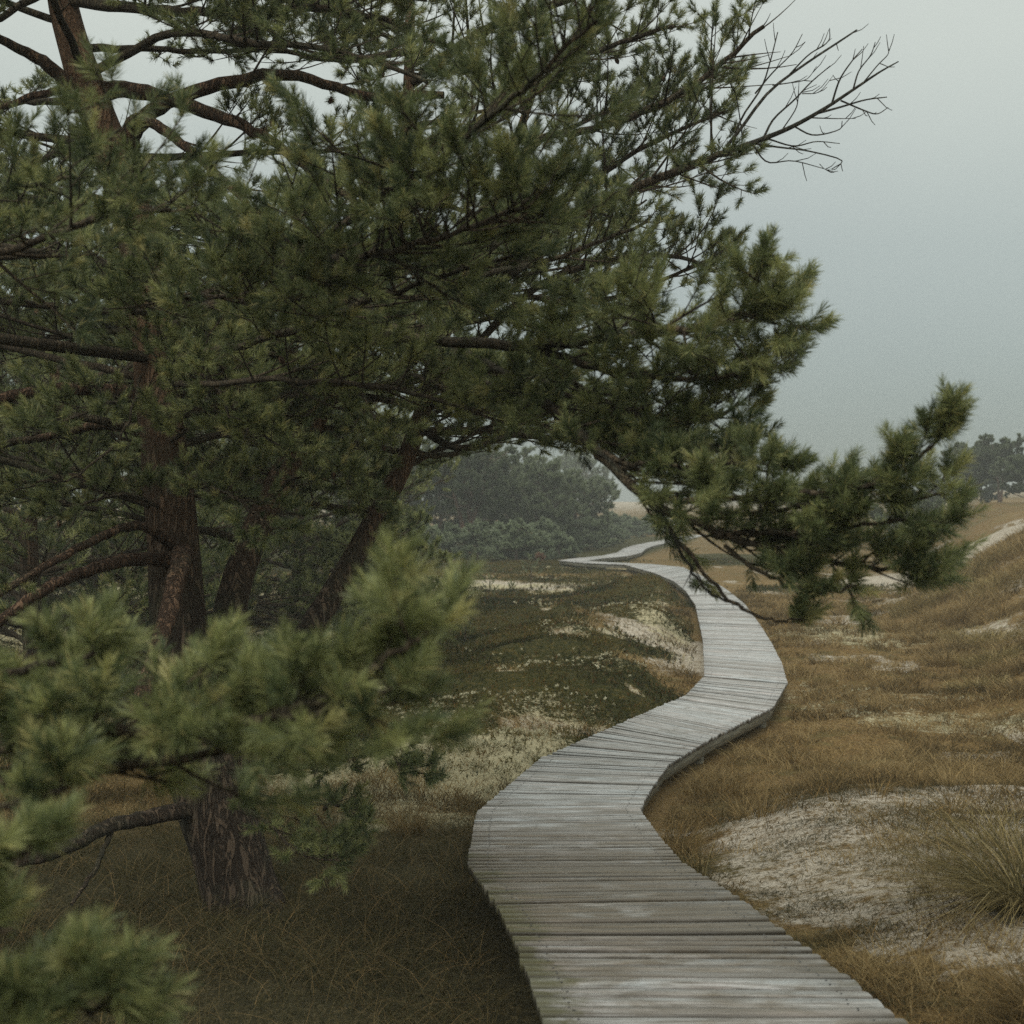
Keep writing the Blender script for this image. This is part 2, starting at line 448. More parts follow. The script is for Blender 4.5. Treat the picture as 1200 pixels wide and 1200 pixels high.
def sandmask(x, y):
    q, _ = dune(x, y)
    off = x - xc(y)
    n = fbm(x * 1.3, y * 1.3, 12)
    m = .72 * sstep(.55 + .5 * (1 - sstep(5.0, 6.2, y)), 1.1 + .6 * (1 - sstep(5.0, 6.2, y)), off + (n - .5) * .9) * (1 - sstep(10.0, 11.2, y + (n - .5) * 1.2)) * sstep(-2, 2, y)
    m = np.maximum(m, .55 * sstep(.5, .72, n) * sstep(.12, .4, q) * (1 - sstep(30, 38, y)))
    m = np.maximum(m, .9 * ell(x, y, 16.5, 47, 5.5, 7))
    gx, gy = Gp(500, 682); m = np.maximum(m, 1.0 * ell(x, y, gx, gy, 5.2, 3.2)); gx, gy = Gp(200, 690); m = np.maximum(m, 1.0 * ell(x, y, gx, gy, 6.0, 3.2))
    lf = (1 - sstep(-.9, -.6, x - xc(y))) * sstep(14, 17, y) * (1 - sstep(52, 58, y))
    m = np.maximum(m, .70 * lf * sstep(.62, .70, fbm(x * 1.15 + 3, y * .62, 71, 3)))
    gx, gy = Gp(775, 760); m = np.maximum(m, .75 * ell(x, y, gx, gy, 1.4, 3.4))
    m = np.maximum(m, .62 * sstep(.60, .70, fbm(x * .8, y * .5, 72, 3)) * sstep(.9, 1.5, off) * sstep(12, 14, y) * (1 - sstep(60, 80, y)))
    m = np.maximum(m, .8 * np.exp(-(((x - 15) / 12) ** 2 + ((y - 176) / 20) ** 2)))
    m = np.maximum(m, .5 * sstep(120, 170, y) * sstep(.45, .6, fbm(x * .03, y * .03, 4)))
    return m
def terrain(x, y):
    x = np.asarray(x, float); y = np.asarray(y, float)
    dz = CZ - np.interp(y, *DK)
    off = x - xc(y)
    zl = np.interp(y, [-8, 0, 5, 8, 12, 16, 25, 60, 120, 180, 400], [.9, .66, .52, .44, .20, .10, .06, 0, .3, 1.4, 2.6])
    rn = np.where(y < 40, dz - np.interp(y, [4, 8, 10, 14, 30], [.10, .15, .23, .27, .23]), zl)
    rf = np.interp(y, [-8, 0, 4, 7, 9.5, 10.6, 12.2, 15, 25, 60, 120, 180, 400], [1.4, 1.2, 1.06, .91, .74, .63, .26, .13, .10, .0, .3, 1.4, 2.6])
    zr = rn + (rf - rn) * sstep(.7, 2.0, off)
    zl = np.minimum(zl, np.where(y < 60, dz - .30, 9))
    z = zl + (zr - zl) * sstep(-.45, .45, off)
    q, h = dune(x, y)
    z = z + h
    nearw = 1 - sstep(30, 80, y)
    clear = sstep(.6, 1.5, deckdist(x, y))
    z = z + clear * ((fbm(x * .55, y * .55, 21) - .5) * .20 * nearw + (fbm(x * 2.3, y * 2.3, 22) - .5) * .09 * nearw)
    z = z + (fbm(x * .03, y * .03, 23) - .5) * np.interp(y, [60, 130, 400], [0, 1.6, 3.5]) * sstep(2, 8, deckdist(x, y))
    z = z + 1.3 * np.exp(-(((x - 15) / 13) ** 2 + ((y - 180) / 22) ** 2))
    # hummocks of the heath
    hm = heathmask(x, y)
    z = z + hm * clear * (.03 + .16 * (fbm(x * .9, y * .8, 31, 3) - .35))
    for (u, v, rx, ry, hh) in MOUNDS:
        gx, gy = Gp(u, v); z = z + 1.35 * hh * np.exp(-(((x - gx) / rx) ** 2 + ((y - gy) / ry) ** 2)) * clear
    return z
def gz(x, y): return float(terrain(np.array([x]), np.array([y]))[0])

def axis(lo, hi, n, c, fine):
    """non-uniform axis, finest near c"""
    s0 = math.asinh((lo - c) / fine); s1 = math.asinh((hi - c) / fine)
    return c + fine * np.sinh(np.linspace(s0, s1, n))
gx_ = axis(-420, 420, 520, .6, 3.2); gy_ = axis(-40, 640, 620, 7.5, 4.5)
GX, GY = np.meshgrid(gx_, gy_)
gxf, gyf = GX.ravel(), GY.ravel()
gzf = terrain(gxf, gyf)
ny, nx = GX.shape
idx = np.arange(nx * ny).reshape(ny, nx)
mb = MB()
mb.add(np.stack([gxf, gyf, gzf], 1), f4=np.stack([idx[:-1, :-1], idx[:-1, 1:], idx[1:, 1:], idx[1:, :-1]], -1).reshape(-1, 4),
       sand=sandmask(gxf, gyf), heath=heathmask(gxf, gyf), lichen=lichenmask(gxf, gyf),
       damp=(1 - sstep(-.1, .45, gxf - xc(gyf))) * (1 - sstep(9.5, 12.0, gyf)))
m, nt, nn, L = new_mat('heathland_ground')
ov = objvec(nt)
nf = noise(nt, ov, 55, 6, .7); nm = noise(nt, ov, 9, 5, .65); nb = noise(nt, ov, 1.3, 5, .6); nl = noise(nt, ov, .12, 4, .6)
st = nt.nodes.new('ShaderNodeMapping'); st.inputs['Scale'].default_value = (60, 14, 20); st.inputs['Rotation'].default_value = (0, 0, .5)
L.new(ov, st.inputs[0]); ns_ = noise(nt, st.outputs[0], 1.0, 4, .65, 1.2)
n2_ = noise(nt, ov, 24, 6, .72, .6)
fl = math_(nt, 'ADD', math_(nt, 'MULTIPLY', ns_, .5), math_(nt, 'MULTIPLY', n2_, .5))
grass = ramp(nt, fl, [(.36, (.034, .026, .012)), (.45, (.095, .064, .026)), (.54, (.185, .122, .048)), (.66, (.36, .27, .13))])
grass = mixc(nt, maprange(nt, nm, .50, .64, 0, .6), grass, ramp(nt, fl, [(.36, (.065, .037, .016)), (.6, (.22, .135, .056))]))
grass = mixc(nt, maprange(nt, nb, .50, .64, 0, .65), grass, ramp(nt, fl, [(.36, (.035, .034, .014)), (.6, (.135, .120, .045))]))
grass = mixc(nt, maprange(nt, nl, .48, .65, 0, .4), grass, (.26, .18, .085))
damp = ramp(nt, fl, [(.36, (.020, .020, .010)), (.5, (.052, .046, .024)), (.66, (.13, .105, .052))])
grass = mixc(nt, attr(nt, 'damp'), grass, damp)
heath = ramp(nt, math_(nt, 'ADD', math_(nt, 'MULTIPLY', nm, .5), math_(nt, 'MULTIPLY', n2_, .5)), [(.36, (.014, .017, .006)), (.5, (.040, .040, .013)), (.64, (.11, .08, .026))])
sand = ramp(nt, nf, [(.3, (.34, .30, .23)), (.55, (.52, .47, .385)), (.8, (.64, .59, .49))])
sand = mixc(nt, maprange(nt, nm, .40, .60, .0, .45), sand, (.36, .30, .215))
sand = mixc(nt, maprange(nt, noise(nt, ov, 13, 6, .75, .4), .53, .60, 0, .85), sand, grass)
sand = mixc(nt, maprange(nt, n2_, .53, .60, 0, .9), sand, (.085, .068, .040))
lich = ramp(nt, nf, [(.32, (.17, .135, .07)), (.5, (.38, .335, .205)), (.7, (.56, .53, .37))])
def brk(mask, nz, lo=-.30, hi=.30, w=.10):
    """mask broken up by noise"""
    s = math_(nt, 'ADD', mask, maprange(nt, nz, .25, .75, lo, hi))
    return maprange(nt, s, .5 - w, .5 + w)
mixn = math_(nt, 'ADD', math_(nt, 'MULTIPLY', noise(nt, ov, 5, 6, .7), .5), math_(nt, 'MULTIPLY', n2_, .5))
c = mixc(nt, brk(attr(nt, 'sand'), mixn, -1.0, 1.0, .14), grass, sand)
c = mixc(nt, brk(attr(nt, 'heath'), nm, -.25, .25, .15), c, heath)
c = mixc(nt, brk(attr(nt, 'lichen'), mixn, -1.0, .8, .12), c, lich)
hgt = math_(nt, 'ADD', math_(nt, 'MULTIPLY', nf, .5), nm)
finish(nt, c, .95, .05, bump(nt, hgt, .8, .04))
M_GROUND = m
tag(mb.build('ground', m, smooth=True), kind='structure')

# ================================================================== BOARDWALK
m, nt, nn, L = new_mat('weathered_planks')
uvn = nt.nodes.new('ShaderNodeUVMap'); uvn.uv_map = 'UVMap'
mp = nt.nodes.new('ShaderNodeMapping'); mp.inputs['Scale'].default_value = (2.6, 70, 1); L.new(uvn.outputs[0], mp.inputs[0])
g1 = noise(nt, mp.outputs[0], 1.0, 6, .7, .6)
mp2 = nt.nodes.new('ShaderNodeMapping'); mp2.inputs['Scale'].default_value = (3.5, 150, 1); L.new(uvn.outputs[0], mp2.inputs[0])
g2 = noise(nt, mp2.outputs[0], 1.0, 6, .7, .3)
ov = objvec(nt); tone = attr(nt, 'tone'); wear = attr(nt, 'wet'); moss = attr(nt, 'moss')
dry = ramp(nt, g1, [(.28, (.11, .10, .085)), (.46, (.36, .36, .34)), (.60, (.54, .55, .54)), (.75, (.38, .32, .27))])
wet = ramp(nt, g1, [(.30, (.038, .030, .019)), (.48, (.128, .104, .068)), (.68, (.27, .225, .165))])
mp3 = nt.nodes.new('ShaderNodeMapping'); mp3.inputs['Scale'].default_value = (1.5, 3.0, 1); L.new(ov, mp3.inputs[0])
pt = noise(nt, mp3.outputs[0], 1.6, 6, .68, .5)
mp4 = nt.nodes.new('ShaderNodeMapping'); mp4.inputs['Scale'].default_value = (1.1, 16, 1); L.new(uvn.outputs[0], mp4.inputs[0])
hue = noise(nt, mp4.outputs[0], 1.0, 4, .6)
dry = mixc(nt, maprange(nt, hue, .50, .66, 0, .45), dry, (.40, .30, .25))
dry = mixc(nt, maprange(nt, hue, .50, .36, 0, .4), dry, (.31, .375, .405))
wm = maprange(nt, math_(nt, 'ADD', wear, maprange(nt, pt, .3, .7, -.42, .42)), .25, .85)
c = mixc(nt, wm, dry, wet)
c = mixc(nt, maprange(nt, tone, .2, 1, 0, .70), c, (.17, .145, .115))
c = mixc(nt, maprange(nt, g2, .51, .62, 0, .85), c, (.085, .072, .054))
c = mixc(nt, maprange(nt, g2, .40, .28, 0, .35), c, (.46, .44, .40))
c = mixc(nt, maprange(nt, math_(nt, 'ADD', moss, maprange(nt, pt, .3, .7, -.5, .5)), .42, .80, 0, .75), c, (.080, .078, .028))
c = mixc(nt, math_(nt, 'MULTIPLY', attr(nt, 'edge'), .9), c, (.045, .038, .028))
c = mixc(nt, attr(nt, 'nail'), c, (.045, .036, .028))
rg_ = maprange(nt, g1, .3, .7, .34, .56)
finish(nt, c, rg_, .5, bump(nt, math_(nt, 'ADD', g1, math_(nt, 'MULTIPLY', g2, .5)), .5, .004))
M_PLANK = m
m, nt, nn, L = new_mat('beam_timber')
v = objvec(nt, (2, 2, 30)); g = noise(nt, v, 2.0, 6, .65)
finish(nt, ramp(nt, g, [(.3, (.11, .10, .075)), (.5, (.25, .235, .18)), (.75, (.38, .36, .28))]), .75, .3, bump(nt, g, .4, .004))
M_BEAM = m

bw_loc = (MID[3][0], MID[3][1], gz(MID[3][0], MID[3][1]))
BW = empty('boardwalk', bw_loc, 'narrow grey plank boardwalk winding away across the heath past the big pine', 'boardwalk')
mb = MB(); UVs = []
PITCH = .103; TH = .036; GAP = .014; k = 0
prof = [(0, -TH), (0, -.010), (.02, -.005), (.10, -.0008), (.5, .003), (.90, -.0008), (.98, -.005), (1, -.010), (1, -TH)]
plank_ends = []
for (A, B), (C, D) in zip(stations[:-1], stations[1:]):
    ln = ((A + B) / 2 - (C + D) / 2).length
    n = max(1, round(ln / PITCH))
    for i in range(n):
        t0, t1 = i / n, (i + 1) / n
        g = GAP / ln * .5 * rnd.uniform(.6, 1.8)
        l0, l1 = A.lerp(C, t0 + g), A.lerp(C, t1 - g); r0, r1 = B.lerp(D, t0 + g), B.lerp(D, t1 - g)
        j = rnd.gauss(0, .003); dirv = (r0 - l0).normalized()
        for q in (l0, l1): q -= dirv * (.02 + j)
        j2 = rnd.gauss(0, .003)
        for q in (r0, r1): q += dirv * (.02 + j2)
        zz = rnd.gauss(0, .0030); tl = rnd.gauss(0, .0050); cr = rnd.gauss(0, .0015)
        vv = []; uu = []
        w = max(.01, ((l1 + r1) / 2 - (l0 + r0) / 2).length); pl = (r0 - l0).length
        u0 = rnd.random() * 9; v0 = k * .31
        NS = 5
        for sx in range(NS):
            s = sx / (NS - 1); e0 = l0.lerp(r0, s); e1 = l1.lerp(r1, s)
            for (a, h) in prof:
                q = e0.lerp(e1, a)
                vv.append((q.x, q.y, q.z + h + zz + tl * (a - .5) * 2 + cr * (4 * s * (1 - s))))
                uu.append((u0 + s * pl, v0 + a * w))
        npf = len(prof); f4 = []
        for sx in range(NS - 1):
            for a in range(npf - 1):
                f4.append((sx * npf + a, sx * npf + a + 1, (sx + 1) * npf + a + 1, (sx + 1) * npf + a)[::-1])
            f4.append((sx * npf + npf - 1, sx * npf, (sx + 1) * npf, (sx + 1) * npf + npf - 1)[::-1])
        f4.append((0, 1, 7, 8)); f4.append((1, 2, 6, 7)); f4.append((2, 3, 5, 6))
        o = (NS - 1) * npf
        f4.append((o + 8, o + 7, o + 1, o)); f4.append((o + 7, o + 6, o + 2, o + 1)); f4.append((o + 6, o + 5, o + 3, o + 2))
        yy = (l0.y + r0.y) / 2
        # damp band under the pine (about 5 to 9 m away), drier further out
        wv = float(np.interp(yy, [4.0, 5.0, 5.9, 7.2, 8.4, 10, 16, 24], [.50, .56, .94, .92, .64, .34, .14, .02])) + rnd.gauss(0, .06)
        ms = []
        for sx in range(NS):
            s = sx / (NS - 1)
            e = max(0, 1 - s / .22) * float(np.interp(yy, [3, 4.5, 7, 9, 10], [.9, .9, .75, .2, .1])) + max(0, (s - .8) / .2) * .35 * float(np.interp(yy, [4, 9], [1, .1]))
            ms += [e] * npf
        mb.add(vv, f4=f4, tone=np.full(len(vv), min(1, max(0, rnd.gauss(.36, .34)))), wet=np.full(len(vv), wv), moss=ms)
        nv_ = len(vv)
        es = min(1, max(.15, rnd.gauss(.62, .3)))
        mb.a.setdefault('edge', []).append(np.tile(np.array([1, 1, .85, .15, 0, .1, .8, 1, 1], np.float32) * es, NS))
        UVs += uu; k += 1; mb.a.setdefault('nail', []).append(np.zeros(nv_, np.float32))
        if yy < 20:
            nl_ = []; f3 = []
            for s in (.09, .91):
                for a in (.3, .7):
                    e0 = l0.lerp(r0, s + rnd.gauss(0, .006)); e1 = l1.lerp(r1, s + rnd.gauss(0, .006)); q = e0.lerp(e1, a + rnd.gauss(0, .04))
                    i0 = len(nl_)
                    for h in range(7):
                        an = h * math.pi / 3.5; nl_.append((q.x + .0052 * math.cos(an), q.y + .0052 * math.sin(an), q.z + zz + tl * (a - .5) * 2 + .0042))
                    f3 += [(i0, i0 + h, i0 + h + 1) for h in range(1, 6)]
            z0 = np.zeros(len(nl_), np.float32)
            mb.add(nl_, f3=f3, tone=z0, wet=z0, moss=z0, nail=z0 + 1, edge=z0); UVs += [(0, 0)] * len(nl_)
deck = mb.build('deck', M_PLANK, BW)
me = deck.data; uvl = me.uv_layers.new(name='UVMap')
li = np.empty(len(me.loops), np.int32); me.loops.foreach_get('vertex_index', li)
uvl.data.foreach_set('uv', np.array(UVs, np.float32)[li].ravel())

def box_between(mb, p, q, wid, hgt, ztop):
    """board from p to q (xy), vertical section, given top heights"""
    d = (q - p); d.z = 0; d.normalize(); s = V3((d.y, -d.x, 0)) * (wid / 2)
    vv = []
    for e, zt in ((p, ztop[0]), (q, ztop[1])):
        for sg in (-1, 1):
            for z in (zt - hgt, zt): vv.append(((e + s * sg).x, (e + s * sg).y, z))
    f4 = [(0, 1, 3, 2), (4, 6, 7, 5), (0, 4, 5, 1), (2, 3, 7, 6), (1, 5, 7, 3), (0, 2, 6, 4)]
    mb.add(vv, f4=f4)
nb_ = 0
for i, ((A, B), (C, D)) in enumerate(zip(stations[:-1], stations[1:])):
    for side, (p, q, op, oq) in enumerate(((A, C, B, D), (B, D, A, C))):
        ins = .13 if (side == 0 and p.y < 9) else .05
        ip = p.lerp(op, ins); iq = q.lerp(oq, ins)
        e = (iq - ip); e.z = 0; e.normalize()
        zt = (p.z - TH - .003, q.z - TH - .003)
        mb = MB(); box_between(mb, ip + e * .006, iq - e * .006, .045, .125, zt)
        # bolt heads on the outer face
        mb.build('side_beam', M_BEAM, BW)
        if i % 2 == 0 or ip.y > 9:
            w0 = p.lerp(op, ins + .07)
            g = gz(w0.x, w0.y)
            pm = MB(); box_between(pm, w0 - e * .05, w0 + e * .05, .1, max(.12, w0.z - .05 - g + .25), (w0.z - TH - .012, w0.z - TH - .012))
            pm.build('support_post', M_BEAM, BW)

# ================================================================== PINES
def main_pine():
    base = P(292, 1065, 8.0); base.z = gz(base.x, base.y)
    T = empty('pine_tree', base, 'big dark spreading pine with thick forked trunk left of the boardwalk', 'tree')
    rd = random.Random(42); rg = np.random.default_rng(42)
    def limb(spine, r0, r1, lod='mid', wood_mat=None, name='limb', **kw):
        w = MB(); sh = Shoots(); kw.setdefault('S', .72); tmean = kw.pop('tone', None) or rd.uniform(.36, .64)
        bough(w, sh, spine, r0, r1, rd, **kw)
        o = w.build(name, wood_mat or M_TWIG, T)
        if sh.p:
            nm = MB(); q = {'near': (76, .042, .0022, True), 'mid': (72, .047, .0032, False), 'far': (52, .048, .0042, False)}[lod]
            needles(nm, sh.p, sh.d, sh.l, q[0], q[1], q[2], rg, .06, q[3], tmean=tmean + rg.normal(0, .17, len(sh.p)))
            nm.build('needles', M_NEEDLE, o)
            if lod == 'mid' and len(sh.p) > 60:
                for q_ in rd.sample(sh.p, 2):
                    m_ = MB(); c_ = V3(q_); ax = (V3((rd.gauss(0, .4), rd.gauss(0, .4), -1))).normalized()
                    tube(m_, [c_ + ax * (.045 * k / 7) for k in range(8)], [.003, .009, .0135, .0125, .0145, .0115, .008, .002], 9, .12, seed=rd.random() * 9)
                    m_.build('pine_cone', M_BARK_RED, o)
        return o
    # trunk and stems
    tb = V3((base.x, base.y, base.z - .15))
    tr = [tb, P(268, 1000, 8), P(237, 900, 8), P(215, 760, 8.05), P(205, 640, 8.1), P(192, 520, 8.1), P(183, 420, 8.15), P(170, 320, 8.2), P(150, 230, 8.25),
          P(118, 140, 8.3), P(90, 60, 8.3), P(70, -20, 8.3), P(62, -150, 8.3), P(70, -330, 8.3), P(80, -520, 8.3)]
    w = MB(); sp = spline(tr, 72)
    rr = np.interp(np.linspace(0, 1, 72), [0, .04, .1, .2, .35, .55, .7, 1], [.265, .21, .21, .172, .14, .122, .10, .03])
    tube(w, sp, rr, 20, .09, seed=1)
    w.build('trunk', M_BARK, T, smooth=True)
    trunk_sp = sp
    st2 = [P(250, 960, 8.06), P(262, 800, 8.25), P(275, 690, 8.5), P(318, 585, 8.8), P(365, 500, 9.1), P(410, 420, 9.3), P(450, 330, 9.5), P(470, 220, 9.6), P(480, 80, 9.7), P(480, -100, 9.8)]
    st3 = [P(250, 985, 8.06), P(305, 830, 8.5), P(385, 702, 9.2), P(428, 628, 9.5), P(472, 545, 9.7), P(495, 480, 9.8), P(520, 390, 9.9), P(560, 290, 10), P(600, 180, 10), P(640, 60, 10)]
    st_sp = []
    for pts, r0 in ((st2, .115), (st3, .098)):
        w = MB(); sp = spline(pts, 44); st_sp.append(sp)
        tube(w, sp, [r0 * (1 - .75 * (i / 43) ** 1.1) for i in range(44)], 12, .08, seed=r0 * 100)
        w.build('stem', M_BARK, T, smooth=True)
    # forking bare limbs of the upper trunk
    bare = [
        ([(150, 190, 8.25), (160, 150, 8.2), (200, 118, 8.1), (270, 96, 8.0), (345, 88, 7.9), (430, 112, 7.8), (520, 110, 7.7)], .06, .02, .45),
        ([(120, 105, 8.3), (160, 106, 8.2), (225, 124, 8.0), (290, 150, 7.8), (345, 185, 7.6), (420, 240, 7.4)], .058, .02, .5),
        ([(160, 210, 8.25), (152, 150, 8.1), (172, 140, 8.0), (205, 162, 7.9), (262, 212, 7.7), (330, 280, 7.5)], .05, .018, .55),
        ([(95, 118, 8.3), (60, 80, 8.2), (20, 55, 8.1), (-40, 30, 8.0)], .055, .02, .6),
        ([(90, 104, 8.3), (60, 108, 8.2), (20, 118, 8.1), (-40, 150, 8.0)], .03, .015, .6),
    ]
    for pts, r0, r1, t0 in bare:
        limb([P(*q) for q in pts], r0, r1, 'mid', M_BARK_RED, t0=t0, len2=.7, gap2=.15, sides=8, keep=keep_main)
    # thick low limbs on the left
    low = [
        ([(178, 470, 8.1), (140, 458, 8.0), (70, 455, 7.8), (0, 468, 7.6), (-90, 480, 7.4)], .052, .03, .6),
        ([(180, 510, 8.1), (120, 498, 8.2), (60, 510, 8.3), (-20, 525, 8.4)], .035, .02, .5),
        ([(205, 645, 8.0), (180, 622, 7.8), (150, 617, 7.6), (105, 635, 7.3), (40, 672, 7.0), (-40, 720, 6.8)], .032, .02, .8),
        ([(205, 660, 8.0), (165, 655, 7.8), (100, 670, 7.5), (45, 695, 7.2), (-40, 760, 7.0)], .045, .024, .8),
        ([(205, 575, 8.1), (120, 560, 8.3), (40, 562, 8.5), (-60, 575, 8.6)], .03, .016, .4),
    ]
    for pts, r0, r1, t0 in low:
        limb([P(*q) for q in pts], r0, r1, 'far', M_BARK_RED, t0=t0, len2=.6, gap2=.22, sides=8, fill=.7)
    limb([P(215, 648, 7.95), P(212, 660, 7.7), P(202, 700, 7.45), P(185, 760, 7.2), P(160, 840, 7.0)], .058, .045, 'mid', M_BARK_RED, t0=.95, len2=.2, sides=10)
    limb([P(228, 945, 7.9), P(190, 955, 7.7), P(130, 968, 7.4), P(60, 1000, 7.1), P(-30, 1020, 6.9)], .055, .03, 'mid', M_BARK, t0=.75, len2=.5, sides=8)
    limb([P(165, 440, 7.6), P(155, 480, 7.3), P(135, 520, 7.1), P(85, 560, 6.9), P(40, 565, 6.8)], .009, .005, 'far', M_TWIG, t0=.8, len2=.2, sides=5)
    limb([P(130, 975, 7.4), P(110, 1020, 7.2), P(85, 1060, 7.0)], .018, .01, 'mid', M_TWIG, t0=.5, len2=.25, sides=5, dead=True)
    # ---- crown, right side: the sharp boughs
    # long bough that ends in bare dead twigs
    limb([P(495, 420, 9.6), P(540, 370, 9.2), P(620, 305, 8.7), P(690, 248, 8.3), P(760, 213, 8.0), P(820, 190, 7.8), P(850, 178, 7.7)], .045, .018, 'mid',
         t0=.15, len2=1.0, gap2=.085, gap3=.10, upm=.1, flat=.45, keep=keep_main)
    dead = MB()
    dsp = [P(850, 178, 7.7), P(880, 168, 7.6), P(925, 150, 7.5), P(965, 128, 7.4), P(1000, 105, 7.35), P(1030, 85, 7.3), P(1053, 72, 7.25)]
    sp = spline(dsp, 30); tube(dead, sp, [.017 - .014 * i / 29 for i in range(30)], 6)
    twigs = [
        ((852, 172), (870, 150, 900, 110, 940, 75, 985, 50, 1003, 35), .011), ((858, 176), (868, 140, 890, 105, 900, 75, 912, 38), .007),
        ((885, 110), (905, 85, 930, 60, 940, 38), .005), ((925, 88), (950, 62, 972, 48, 975, 33), .005), ((905, 100), (922, 95, 945, 92, 960, 80), .004),
        ((895, 162), (905, 140, 930, 118, 950, 95, 972, 80), .007), ((880, 168), (915, 175, 950, 180, 985, 188, 975, 200), .006),
        ((900, 163), (930, 172, 955, 165, 985, 170), .005), ((930, 148), (955, 160, 985, 155, 990, 140), .005), ((955, 134), (985, 128, 1015, 118, 1042, 112), .007),
        ((985, 118), (1010, 128, 1030, 132, 1038, 125), .005), ((975, 122), (985, 95, 1000, 75, 1010, 55), .006), ((1000, 105), (1005, 82, 1018, 65, 1025, 52), .005),
        ((1012, 97), (1030, 78, 1040, 65, 1043, 52), .004), ((880, 166), (900, 190, 930, 188, 968, 198), .005), ((915, 155), (930, 130, 935, 108, 958, 98), .004),
        ((870, 160), (862, 120, 858, 100), .004), ((960, 192), (970, 198, 975, 200), .002), ((940, 110), (962, 105, 975, 90), .003), ((945, 138), (975, 142, 1000, 138), .004)]
    for (s0, tail, r) in twigs:
        dd = 7.72 - (s0[0] - 850) / 200 * .45 + rd.uniform(-.02, .02)
        q = [P(s0[0], s0[1], dd)]; dep = dd
        for i in range(0, len(tail), 2):
            dep += rd.uniform(-.09, .07); q.append(P(tail[i] + rd.uniform(-3, 3), tail[i + 1] + rd.uniform(-3, 3), dep))
        spt = spline(q, 14); tube(dead, spt, [r * 1.25 * (1 - .6 * i / 13) for i in range(14)], 4)
        for kk in range(3):
            i = rd.randrange(4, 13); t = (spt[i] - spt[i - 1]).normalized()
            lat = V3((rd.gauss(0, 1), rd.gauss(0, .7), rd.gauss(.15, 1))); dv = (t * .9 + lat * .45).normalized(); l = rd.uniform(.05, .13)
            tube(dead, [spt[i], spt[i] + dv * l * .6, spt[i] + dv * l + UP * l * .15], [.0032, .0026, .0018], 3)
    dob = dead.build('dead_branch', M_DEAD, T)
    dob['label'] = 'bare grey dead branch end with forked twigs'
